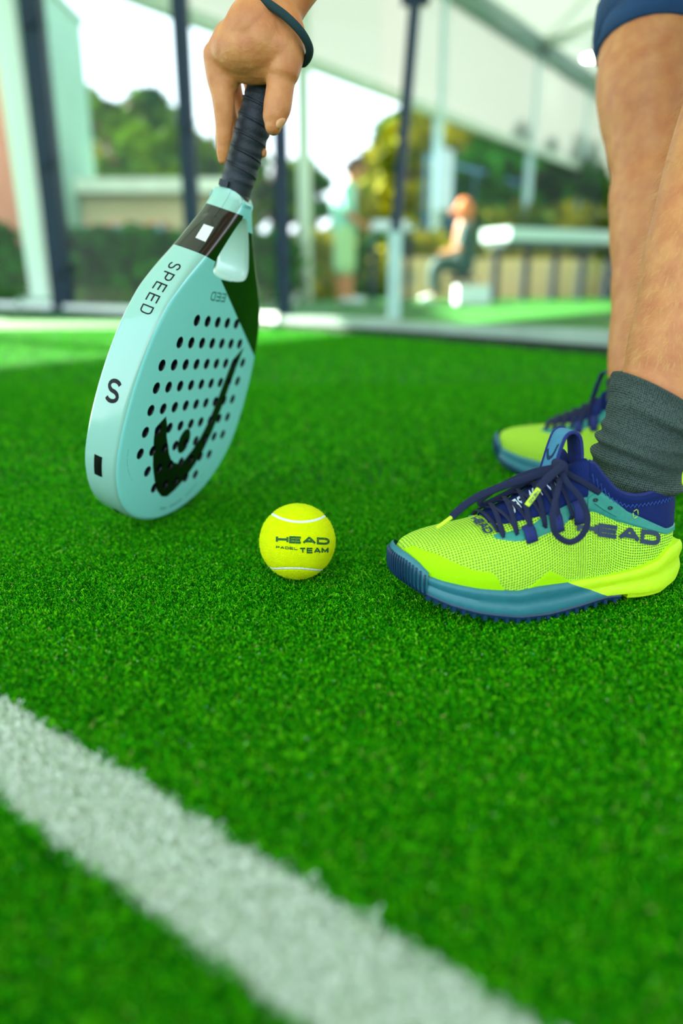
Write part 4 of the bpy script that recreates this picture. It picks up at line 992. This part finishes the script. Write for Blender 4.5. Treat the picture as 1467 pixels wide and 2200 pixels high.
GLASS = bpy.data.materials.new('court_glass'); GLASS.use_nodes = True; t = GLASS.node_tree; t.nodes.clear(); oo = t.nodes.new('ShaderNodeOutputMaterial'); tr = t.nodes.new('ShaderNodeBsdfTransparent'); gl = t.nodes.new('ShaderNodeBsdfGlossy'); mx = t.nodes.new('ShaderNodeMixShader'); fr = t.nodes.new('ShaderNodeFresnel')
tr.inputs[0].default_value = (.95, .99, .975, 1); gl.inputs['Roughness'].default_value = .02
t.nodes.remove(fr); fr = t.nodes.new('ShaderNodeLayerWeight'); pw = t.nodes.new('ShaderNodeMath'); pw.operation = 'POWER'; pw.inputs[1].default_value = 5; ma = t.nodes.new('ShaderNodeMath'); ma.operation = 'MULTIPLY_ADD'; ma.inputs[1].default_value = .10; ma.inputs[2].default_value = .006
t.links.new(fr.outputs['Facing'], pw.inputs[0]); t.links.new(pw.outputs[0], ma.inputs[0]); t.links.new(ma.outputs[0], mx.inputs[0]); t.links.new(tr.outputs[0], mx.inputs[1]); t.links.new(gl.outputs[0], mx.inputs[2]); t.links.new(mx.outputs[0], oo.inputs[0])

wall_px = [(-200, 660), (140, 672), (425, 690), (612, 706), (845, 722), (1312, 762), (1700, 812)]
WP = [gp(*p) for p in wall_px]
kn = 0
for i in range(len(WP) - 1):
    a, b = WP[i], WP[i + 1]; d = (b - a).normalized(); n = Vector((-d.y, d.x, 0))
    k = MB().bar(a + Vector((0, 0, .045)), b + Vector((0, 0, .060)), .09, .050).build('trim_%d' % (i + 2), KERB if i > 2 else KERBW); MB().bar(a + Vector((0, 0, .015)), b + Vector((0, 0, .015)), .11, .040).build('shadow_strip', KERB_SHADE, k); tag(k, 'pale kerb rail at the foot of the glass wall', kind='structure')  # near-black strip under each kerb is its shadow line, put in as colour
    g = MB().bar(a + d * .11 + Vector((0, 0, 1.48)), b - d * .11 + Vector((0, 0, 1.48)), .012, 2.8).build('wall_glass' if i == 0 else 'wall_glass_%d' % (i + 1), GLASS); tag(g, 'clear court glass pane between the posts', kind='structure')
def post(p, w_, h_, label, m=STEEL, lean=(0, 0)):
    r_ = empty('court_post', p); tag(r_, label, 'post')
    MB().box((0, 0, h_ / 2), (w_, w_, h_)).build('shaft', m, r_)
    MB().box((0, 0, .012), (w_ * 2.0, w_ * 2.0, .024)).build('base_plate', m, r_)
    for sx in (-1, 1):
        for sy in (-1, 1): MB().tube([(sx * w_ * .8, sy * w_ * .8, .02), (sx * w_ * .8, sy * w_ * .8, .04)], .008, 8).build('bolt', PALE, r_)
    for z in (.35, 1.2, 2.2): MB().box((0, -w_ * .6, z), (w_ * .7, w_ * .35, .07)).build('clamp', STEEL, r_)
    return r_
post(WP[1], .155, 4.6, 'thick dark blue steel post farthest to the left beside the white column')
post(WP[2], .095, 4.0, 'dark steel court post just left of the hand')
post(WP[3], .075, 3.1, 'dark steel post behind the racket grip, below the thumb')
# slim net/fence mast with a pale foot
pf = gp(845, 705)
r_ = empty('fence_mast', pf); tag(r_, 'tall thin dark mast rising from a pale square foot right of the standing man', 'post')
MB().box((0, 0, .26), (.072, .072, .52)).build('foot_post', PALE, r_)
MB().bar((0.0, 0, .50), (.14, -.05, 2.6), .050, .050).build('shaft', STEEL, r_)
MB().box((.075, -.02, 1.62), (.14, .06, .05)).build('clamp', STEEL, r_)
# tent side wall, all along one line
TA = gp(650, 130, 3.0); TB = gp(1310, 385, 3.0); TD = (TB - TA); TD.z = 0; TD.normalize(); TN = Vector((TD.y, -TD.x, 0))   # TN points to the courts
if TN.y > 0: TN = -TN
TA0 = Vector((TA.x, TA.y, 0))
FR = mat('tent_frame', (186, 200, 178), .5, .06, 5); FRD = mat('tent_frame_dark', (120, 150, 134), .5, .06, 5)
tent = empty('tent', TA0); tag(tent, 'white fabric tent hall with metal frame over the padel courts', 'tent')
def tp_(s, n_, z): return TD * s + TN * n_ + Vector((0, 0, z))
bays = [-13.5, -10.2, -6.6, 0, 3.72, 7.85, 11.2, 14.5, 18, 21.5]
for i in range(len(bays) - 1):
    a, b = bays[i], bays[i + 1]
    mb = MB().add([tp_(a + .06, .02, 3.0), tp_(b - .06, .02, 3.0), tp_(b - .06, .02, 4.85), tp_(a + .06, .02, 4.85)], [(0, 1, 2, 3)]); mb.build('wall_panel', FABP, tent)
    mb = MB(); nseg = 8; rg = []
    for k in range(nseg + 1):
        u = k / nseg; rg.append([tp_(a + .03, u * 11, 4.95 + u * 2.6 - .10 * math.sin(u * 9.42) ** 2), tp_((a + b) / 2, u * 11, 4.95 + u * 2.6 - .22), tp_(b - .03, u * 11, 4.95 + u * 2.6 - .10 * math.sin(u * 9.42) ** 2)])
    for k in range(nseg + 1):
        u = k / nseg; rg.append([tp_(a + .03, 11 + u * 11, 7.55 - u * 2.6), tp_((a + b) / 2, 11 + u * 11, 7.35 - u * 2.6), tp_(b - .03, 11 + u * 11, 7.55 - u * 2.6)])
    mb.rings(rg, closed=False, cap=False); mb.build('roof_panel', FABW, tent, True)
MB().bar(tp_(bays[0], 0, 3.0), tp_(bays[-1], 0, 3.0), .12, .14).build('rail', FR, tent)
MB().bar(tp_(bays[0], 0, 4.88), tp_(bays[-1], 0, 4.88), .20, .34).build('eave_beam', FRD, tent)
for i, s in enumerate(bays):
    MB().bar(tp_(s, 0, 0), tp_(s, 0, 4.9), .13, .13, TD).build('upright', PALE if i > 3 else FR, tent)
    MB().bar(tp_(s, .0, 4.9), tp_(s, 11, 7.45), .12, .20, TD).build('rafter', FR, tent)
    MB().bar(tp_(s, 11, 7.45), tp_(s, 22, 4.9), .12, .20, TD).build('rafter', FR, tent)
    MB().bar(tp_(s, 22, 0), tp_(s, 22, 4.9), .13, .13, TD).build('upright', FR, tent)
    if i < len(bays) - 1:
        e = bays[i + 1]; MB().bar(tp_(s, .05, 4.9), tp_(e, 3.6, 5.7), .05, .05).build('brace', FR, tent); MB().bar(tp_(e, .05, 4.9), tp_(s, 3.6, 5.7), .05, .05).build('brace', FR, tent)
for u in (3.6, 7.3, 11, 14.7, 18.3): 
    z = 4.9 + (u if u <= 11 else 22 - u) / 11 * 2.55; MB().bar(tp_(bays[0], u, z), tp_(bays[-1], u, z), .08, .10).build('purlin', FR, tent)
MB().box(tp_(7.85, .12, 5.0), (.20, .20, .55)).build('bracket', mat('bracket', (40, 66, 60), .5), tent)
LAMP = mat('lamp_face', (255, 255, 248), .3, emit=14)
for i, (s, u) in enumerate(((8.8, .8), (1.9, 5.2), (1.9, 9.0), (-3, 7.3), (6, 7.3), (-3, 11), (3, 11))):
    z = 4.9 + u / 11 * 2.55 - .30
    lpn = empty('flood_lamp', TA0 + tp_(s, u, z)); tag(lpn, 'round white lamp under the tent roof by the shorts' if i == 0 else ['', 'white lamp over the baseline side of the tent roof', 'white lamp halfway up the tent roof over the court', 'white lamp high over the left bay of the tent', 'white lamp high over the right bays of the tent', 'white lamp under the tent ridge, left bay', 'white lamp under the tent ridge above the person'][i], 'lamp', 'lamps under the tent roof')
    MB().tube([(0, 0, .06), (0, 0, .0)], .17, 24).build('housing', FRD, lpn); MB().tube([(0, 0, -.001), (0, 0, -.02)], .15, 24).build('diffuser', LAMP, lpn); MB().tube([(0, 0, .06), (0, 0, .28)], .012, 8).build('hanger', FRD, lpn)
# heater box on the near upright
hb_ = empty('wall_heater', TA0 + tp_(3.72, .16, 1.95)); tag(hb_, 'pale box mounted high on the tent upright right of the thin mast', 'heater')
MB().box((0, 0, 0), (.26, .16, .95), math.atan2(TD.y, TD.x)).build('housing', mat('heater', (196, 214, 226), .4, .05), hb_); MB().box((0, 0, -.52), (.10, .10, .12)).build('bracket', FRD, hb_)

# neighbouring ground beyond the glass: low walls, table, people, counter
def capfig(name, label, chains, kids, loc):
    r_ = empty(name, loc); tag(r_, label, 'person')
    mb = MB()
    for P_, R_ in chains: mb.cap_chain(P_, R_, 12)
    o = mb.build('body', SKIN, None, True); remesh(o, .011, 3); o.parent = r_
    for nm, m, cs in kids:
        mb = MB()
        for P_, R_ in cs: mb.cap_chain([Vector(p) for p in P_], R_, 14)
        k = mb.build(nm, m, None, True); remesh(k, .012, 2); k.parent = r_
    return r_
PL = gp(748, 652); k_ = 1.0
MINT = mat('mint_cloth', (150, 214, 190), .8, .08, 9); TANC = mat('tan_cloth', (206, 140, 70), .8, .08, 9); DK = mat('dark_hair', (40, 34, 34), .7, .2, 20); WHS = mat('white_cloth', (220, 232, 232), .7)
capfig('person', 'man standing in a mint shirt looking down at a tray, head bowed',
 [([(0, .0, 1.38), (.03, 0, 1.46), (.07, 0, 1.55), (.11, 0, 1.60)], [.075, .06, .085, .095]), ([(-.10, .10, .05), (-.09, .10, .5), (-.06, .1, .92)], [.05, .065, .09]), ([(.02, -.10, .05), (-.02, -.1, .5), (-.04, -.1, .92)], [.05, .065, .09]),
  ([(-.03, -.20, 1.32), (.02, -.24, 1.05), (.22, -.18, .92), (.36, -.12, .93)], [.055, .045, .035, .03]), ([(-.03, .20, 1.32), (.03, .24, 1.05), (.24, .16, .93), (.38, .10, .93)], [.055, .045, .035, .03]), ([(-.04, 0, .95), (-.05, 0, 1.15), (0, 0, 1.36)], [.13, .14, .13])],
 [('shirt', MINT, [([(-.05, -.05, .86), (-.07, -.04, 1.10), (-.02, -.08, 1.34)], [.16, .16, .12]), ([(-.05, .05, .86), (-.07, .04, 1.10), (-.02, .08, 1.34)], [.16, .16, .12]), ([(-.02, -.18, 1.34), (.0, -.235, 1.14)], [.085, .075]), ([(-.02, .18, 1.34), (.0, .235, 1.14)], [.085, .075])]),
  ('shorts', mat('pale_green_shorts', (176, 216, 150), .8), [([(-.05, .09, .86), (-.08, .10, .46)], [.14, .125]), ([(-.05, -.09, .86), (-.03, -.10, .46)], [.14, .125])]),
  ('cap', DK, [([(.03, 0, 1.62), (.10, 0, 1.66)], [.10, .095]), ([(.16, 0, 1.63), (.23, 0, 1.58)], [.05, .025])]),
  ('shoe', WHS, [([(-.10, .10, .05), (.08, .10, .04)], [.05, .04])]), ('shoe', WHS, [([(.0, -.10, .05), (.18, -.10, .04)], [.05, .04])])], PL)
P2 = gp(990, 648); ORG = mat('orange_cap', (236, 128, 60), .7); DGR = mat('dark_green_cloth', (14, 66, 58), .8, .1, 9)
capfig('person', 'person sitting with an orange cap and dark green top beyond the glass',
 [([(0, 0, 1.02), (.0, 0, 1.12), (0, 0, 1.20)], [.07, .08, .10]), ([(0, .09, .5), (-.38, .1, .5), (-.40, .1, .05)], [.09, .07, .05]), ([(0, -.09, .5), (-.38, -.1, .5), (-.40, -.1, .05)], [.09, .07, .05]), ([(0, 0, .5), (0, 0, .8), (0, 0, 1.0)], [.14, .14, .12]), ([(0, .2, .95), (-.08, .24, .72), (-.28, .16, .66)], [.055, .045, .035]), ([(0, -.2, .95), (-.08, -.24, .72), (-.28, -.16, .66)], [.055, .045, .035])],
 [('shirt', DGR, [([(0, -.08, .50), (.01, -.07, .75), (0, -.1, .97)], [.16, .15, .10]), ([(0, .08, .50), (.01, .07, .75), (0, .1, .97)], [.16, .15, .10]), ([(0, -.19, .96), (-.05, -.24, .76)], [.08, .065]), ([(0, .19, .96), (-.05, .24, .76)], [.08, .065])]),
  ('cap', ORG, [([(.0, 0, 1.22), (-.01, 0, 1.27)], [.125, .11]), ([(-.10, 0, 1.21), (-.17, 0, 1.19)], [.06, .035])]),
  ('trousers', DGR, [([(.02, .09, .48), (-.36, .1, .50), (-.39, .1, .14)], [.12, .095, .07]), ([(.02, -.09, .48), (-.36, -.1, .50), (-.39, -.1, .14)], [.12, .095, .07])]),
  ('shoe', WHS, [([(-.40, .10, .05), (-.55, .10, .04)], [.05, .04])]), ('shoe', WHS, [([(-.40, -.10, .05), (-.55, -.10, .04)], [.05, .04])])], P2)
st_ = empty('stool', P2); tag(st_, 'dark stool under the person with the orange cap', 'stool')
MB().tube([(0, 0, .30), (0, 0, .36)], .20, 20).build('seat', STEEL, st_)
for a in (0.7, 2.3, 3.9, 5.5): MB().bar((.16 * math.cos(a), .16 * math.sin(a), 0), (.10 * math.cos(a), .10 * math.sin(a), .31), .03, .03).build('leg', STEEL, st_)
TBp = gp(834, 652)
tb_e = empty('high_table', TBp); tag(tb_e, 'narrow pale high table in front of the standing man', 'table')
MB().box((.02, 0, .90), (.55, .5, .04)).build('tabletop', mat('table_white', (214, 230, 240), .4), tb_e)
for sx in (-1, 1):
    for sy in (-1, 1): MB().box((sx * .22 + .02, sy * .20, .44), (.045, .045, .88)).build('leg', STEEL, tb_e)
tr_ = empty('tray', TBp + Vector((.0, 0, .935))); tag(tr_, 'white tray lying on the high table by the standing man', 'tray')
MB().box((0, 0, .0), (.42, .34, .02)).build('base', WHS, tr_)
for s_ in (-1, 1): MB().box((.21 * s_, 0, .03), (.015, .34, .06)).build('rim', WHS, tr_); MB().box((0, .17 * s_, .03), (.42, .015, .06)).build('rim', WHS, tr_)
# white box on the turf
wb = MB().box((0, 0, .11), (.42, .3, .22)); o = wb.build('equipment_box', WHS); o.location = gp(1012, 652) ; tag(o, 'small white box standing on the bright turf beyond the glass', 'box')
# long white counter on dark trestles
ca = gp(1055, 647); cb = gp(1300, 644); cd = (cb - ca).normalized(); ct = empty('counter', ca); tag(ct, 'long pale counter table on dark legs at the far side of the court', 'table')
LC = (cb - ca).length * 1.5
MB().bar((0, 0, .92), cd * LC + Vector((0, 0, .92)), .65, .16).build('worktop', mat('counter_top', (196, 220, 214), .5), ct)
MB().bar(Vector((0, 0, .80)), cd * LC + Vector((0, 0, .80)), .5, .10).build('apron', mat('counter_apron', (40, 70, 60), .5), ct)
for i in range(7): 
    MB().bar(cd * (LC * i / 6 * .98 + .05), cd * (LC * i / 6 * .98 + .05) + Vector((0, 0, .8)), .09, .09).build('leg', STEEL, ct)
# low brick wall behind
BRK = mat('sand_brick', (232, 196, 146), .8, .15, 40); MORT = mat('mortar', (190, 176, 150), .9)
ba = gp(860, 645) + Vector((0, .9, 0)); bb = gp(1330, 642) + Vector((0, 1.0, 0)); bd = (bb - ba).normalized(); bl = (bb - ba).length * 1.25
bw = empty('wall_back', ba); tag(bw, 'low sand coloured block wall behind the counter', kind='structure')
MB().bar((0, 0, .33), bd * bl + Vector((0, 0, .33)), .16, .66).build('mortar_core', MORT, bw)
bn = Vector((bd.y, -bd.x, 0)); bn = bn if bn.y < 0 else -bn
bmesh_ = None; nb_ = int(bl / .62)
for r2 in range(3):
    for k in range(nb_):
        s = k * .62 + (.31 if r2 % 2 else 0); mb = MB()
        if bmesh_ is None:
            o = MB().bar((-.30, 0, 0), (.30, 0, 0), .05, .20).build('brick', BRK, bw); bmesh_ = o.data
        else: o = bpy.data.objects.new('brick', bmesh_); COL.objects.link(o); o.parent = bw
        o.location = bd * (s + .31) + bn * .085 + Vector((0, 0, .11 + r2 * .22)); o.rotation_euler = (0, 0, math.atan2(bd.y, bd.x) + random.uniform(-.01, .01))
# low wall, hedge and houses on the left
la = gp(-330, 654); lb2 = gp(640, 650); lw = MB().bar(la + Vector((0, 0, .09)), lb2 + Vector((0, 0, .09)), .18, .20).build('trim_20', mat('white_curb', (232, 238, 232), .7, .05)); tag(lw, 'white low curb beyond the left glass', kind='structure')

def leaves(name, n, size, shape, m, parent, seed):
    r2 = np.random.RandomState(seed); P_ = shape(n, r2); A = r2.normal(size=(n, 3)); A /= np.linalg.norm(A, axis=1)[:, None]; B = np.cross(A, r2.normal(size=(n, 3))); B /= np.linalg.norm(B, axis=1)[:, None]
    s = size * r2.uniform(.6, 1.3, (n, 1)); v = np.stack([P_ - A * s, P_ - B * s * .5, P_ + A * s, P_ + B * s * .5], 1).reshape(-1, 3)
    me = bpy.data.meshes.new(name); me.vertices.add(4 * n); me.vertices.foreach_set('co', v.astype(np.float32).ravel()); me.loops.add(4 * n); me.loops.foreach_set('vertex_index', np.arange(4 * n, dtype=np.int32)); me.polygons.add(n); me.polygons.foreach_set('loop_start', np.arange(0, 4 * n, 4, dtype=np.int32)); me.update(calc_edges=True); me.materials.append(m)
    o = bpy.data.objects.new(name, me); COL.objects.link(o); o.parent = parent; o['kind'] = 'stuff'; return o
def leafmat(name, c1, c2):
    m = bpy.data.materials.new(name); m.use_nodes = True; t = m.node_tree; b = t.nodes['Principled BSDF']; n = t.nodes.new('ShaderNodeTexNoise'); n.inputs['Scale'].default_value = 1.1; n.inputs['Detail'].default_value = 6
    r = t.nodes.new('ShaderNodeValToRGB'); r.color_ramp.elements[0].position = .38; r.color_ramp.elements[1].position = .62; r.color_ramp.elements[0].color = srgb(c1); r.color_ramp.elements[1].color = srgb(c2)
    tcn = t.nodes.new('ShaderNodeTexCoord'); t.links.new(tcn.outputs['Object'], n.inputs[0]); t.links.new(n.outputs[0], r.inputs[0]); t.links.new(r.outputs[0], b.inputs['Base Color']); b.inputs['Roughness'].default_value = .5
    b.inputs['Specular IOR Level'].default_value = .08; b.inputs['Roughness'].default_value = .8; return m
LG = [leafmat('leaf_mid', (2, 60, 26), (96, 130, 4)), leafmat('leaf_dark', (4, 66, 20), (44, 116, 16)), leafmat('leaf_yellow', (26, 80, 8), (170, 160, 4))]
BARK = mat('bark', (84, 66, 50), .9, .3, 6)
# trees beyond the fence
def tree(x, dist, top, wid, label, mi, n=2600, seed=1, low=.25, size=.11):
    d = ray(x, 640); d.z = 0; d.normalize(); base = Vector((d.x * dist, d.y * dist, 0)); r_ = empty('tree', base); tag(r_, label, 'tree')
    H = (610 - top) / 1638 * dist * 1.02 + .3
    r3 = random.Random(seed); blobs = [(r3.uniform(-.62, .62) * wid, r3.uniform(-.5, .5) * wid, H * r3.uniform(low, .86), r3.uniform(.22, .42)) for _ in range(13)]
    MB().tube([(0, 0, 0), (.1, 0, H * .3), (0, .1, H * .62), (.1, 0, H * .85)], [.22, .17, .11, .04], 10).build('trunk', BARK, r_, True)
    for q_ in range(5):
        bx2 = blobs[q_]; MB().tube([(0, 0, H * .3 + q_ * .2), (bx2[0] * .5, bx2[1] * .5, bx2[2] * .9), (bx2[0], bx2[1], bx2[2])], [.08, .05, .02], 6).build('branch', BARK, r_, True)
    def shp(n, r2):
        ii = r2.randint(0, len(blobs), n); Bl = np.array(blobs)[ii]; q = r2.normal(size=(n, 3)); q /= np.linalg.norm(q, axis=1)[:, None]; rr = Bl[:, 3:4] * wid * r2.uniform(.45, 1, (n, 1)); p = Bl[:, :3] + q * rr * np.array([1, 1, .8]); p[:, 2] = np.minimum(p[:, 2], H); return p
    leaves('foliage', n, size, shp, LG[mi], r_, seed)
tree(300, 17, 215, 1.5, 'round leafy tree with yellowish top left of the dark post', 0, 5200, 1, .42, .13)
tree(262, 21, 270, 1.3, 'smaller tree at the left edge of the leafy group', 2, 2600, 2, .42)
tree(385, 19, 245, 1.6, 'bushy tree behind the dark post left of the hand', 0, 3000, 3, .3)
tree(470, 18, 250, 1.5, 'leafy tree seen between the post and the racket grip', 0, 3200, 4, .3)
tree(590, 19, 330, 1.4, 'green tree behind the racket grip', 0, 2600, 5, .3)
tree(672, 21, 352, .9, 'narrow tree at the left of the standing man', 1, 1600, 6, .3)
tree(865, 17, 250, 1.5, 'yellow green tree behind the thin mast', 2, 5600, 7, .3, .14)
tree(970, 19, 190, 2.3, 'tall dark tree right of the pale wall heater', 1, 9000, 8, .2, .17)
tree(1085, 22, 215, 2.9, 'broad dark tree behind the counter', 1, 9000, 9, .2, .17)
tree(1210, 26, 270, 2.6, 'loose tree with sky gaps near the right leg', 1, 4200, 10, .2, .15)
tree(1320, 26, 300, 2.4, 'tree behind the legs, mostly hidden', 0, 2600, 11, .2)
# open steel fence in front of the far trees
fa_ = TA0 + TD * 5.5 - TN * 1.2; fb_ = TA0 + TD * 21 - TN * 1.2; fd_ = fb_ - fa_; fe_ = empty('steel_fence', fa_); tag(fe_, 'tall fence of slim blue grey posts and rails outside the tent wall', 'fence')
BLU = mat('blue_grey_steel', (70, 128, 168), .5)
for i in range(15):
    q_ = fd_ * (i / 14); MB().box((q_.x, q_.y, 1.35), (.055, .055, 2.7)).build('fence_post', BLU, fe_)
for z_ in (1.5, 2.65): MB().bar((0, 0, z_), (fd_.x, fd_.y, z_), .04, .05).build('fence_rail', BLU, fe_)
# low shrubs
def shrub(x0, x1, dist, h_, label, mi, n, seed, nm='hedge'):
    a = ray(x0, 640); b = ray(x1, 640); A = Vector((a.x, a.y, 0)).normalized() * dist; B = Vector((b.x, b.y, 0)).normalized() * dist; r_ = empty(nm, A); tag(r_, label, nm)
    D = B - A
    MB().bar((0, 0, h_ * .35), (D.x, D.y, h_ * .35), .3, h_ * .6).build('branches', mat('twigs', (10, 52, 10), .9, spec=.1), r_)
    leaves('foliage', n, .09, lambda n, r2: np.stack([r2.uniform(0, 1, n) * D.x + r2.normal(0, .16, n), r2.uniform(0, 1, n) * D.y + r2.normal(0, .16, n), r2.uniform(0, 1, n) ** .7 * h_ * (1 + .08 * r2.normal(size=n))], 1), LG[mi], r_, seed)
shrub(-250, 30, 10.6, .85, 'clipped dark hedge at the far left behind the glass', 1, 9000, 21)
shrub(170, 330, 9.3, .75, 'clipped green hedge left of the racket', 1, 7000, 22)
shrub(345, 600, 10.4, .80, 'long green hedge behind the racket neck', 1, 9000, 23)
shrub(598, 870, 14.8, 1.0, 'dark hedge behind the standing man and the thin mast', 1, 7000, 27)
shrub(1325, 1460, 14.2, 1.3, 'dark shrubs hidden behind the two legs', 1, 3000, 28, 'shrub')
shrub(648, 716, 12.4, .95, 'low yellow shrubs beside the standing man', 2, 2600, 24, 'shrub')
shrub(850, 945, 13.4, .95, 'yellow flowering shrubs behind the fence mast', 2, 3000, 25, 'shrub')
shrub(1020, 1330, 15.6, 1.5, 'yellow green shrubs above the counter', 2, 5000, 26, 'shrub')
# bright white column and clad building at far left
c0 = gp(95, 668); cc = empty('white_column', c0); tag(cc, 'broad white column left of the thick dark post', 'column')
MB().bar((0, 0, 0), (-.12, 0, 5.2), .15, .15).build('shaft', mat('column_white', (236, 240, 232), .5), cc); MB().box((0, 0, .06), (.34, .34, .12)).build('base', KERB, cc)
PK = mat('pink_render', (196, 128, 100), .8, .10, 1.2); SID = mat('pale_siding', (112, 150, 128), .7, .06, 2)
d = ray(-60, 640); hb0 = Vector((d.x, d.y, 0)).normalized() * 12; bl_ = empty('building', hb0); tag(bl_, 'pink rendered building at the far left edge', 'building')
MB().box((-1.0, 0, 2.15), (3.0, 3.0, 4.3)).build('wall', PK, bl_); MB().box((-1.0, 0, 4.35), (3.2, 3.2, .12)).build('roof', KERB, bl_); MB().box((-.4, -1.52, 1.6), (.9, .06, 1.3)).build('window', STEEL, bl_)
d = ray(140, 640); hb1 = Vector((d.x, d.y, 0)).normalized() * 14; b2_ = empty('building', hb1); tag(b2_, 'tall narrow pale green clad building behind the thick dark post', 'building')
MB().box((-.10, 0, 2.25), (.9, 2.4, 4.5)).build('core', SID, b2_)
for k in range(8): MB().box((-.49 + k * .112, -1.215, 2.25), (.095, .03, 4.5)).build('cladding_board', SID, b2_)
MB().box((-.1, 0, 4.54), (1.0, 2.5, .10)).build('roof', FRD, b2_)
d = ray(300, 640); h2 = Vector((d.x, d.y, 0)).normalized() * 15; b3 = empty('building', h2); tag(b3, 'long low cream building with shallow roof behind the hedge', 'building')
MB().box((0, 0, .85), (3.6, 2.0, 1.7)).build('wall', mat('cream_wall', (186, 176, 140), .8, .08, 1.5), b3)
MB().box((0, -.1, 1.82), (3.9, 2.4, .22)).build('roof', mat('grey_roof', (196, 206, 186), .7, .1, 3), b3)
for k in range(5): f2 = MB().box((-1.35 + k * .68, -1.01, 1.0), (.42, .05, .55)).build('window', mat('window_frame_orange', (226, 150, 110), .6) if not k else bpy.data.materials['window_frame_orange'], b3); MB().box((-1.35 + k * .68, -1.04, 1.0), (.34, .02, .45)).build('pane', bpy.data.materials['court_glass'] if 0 else mat('pane_blue', (120, 170, 180), .1), f2)
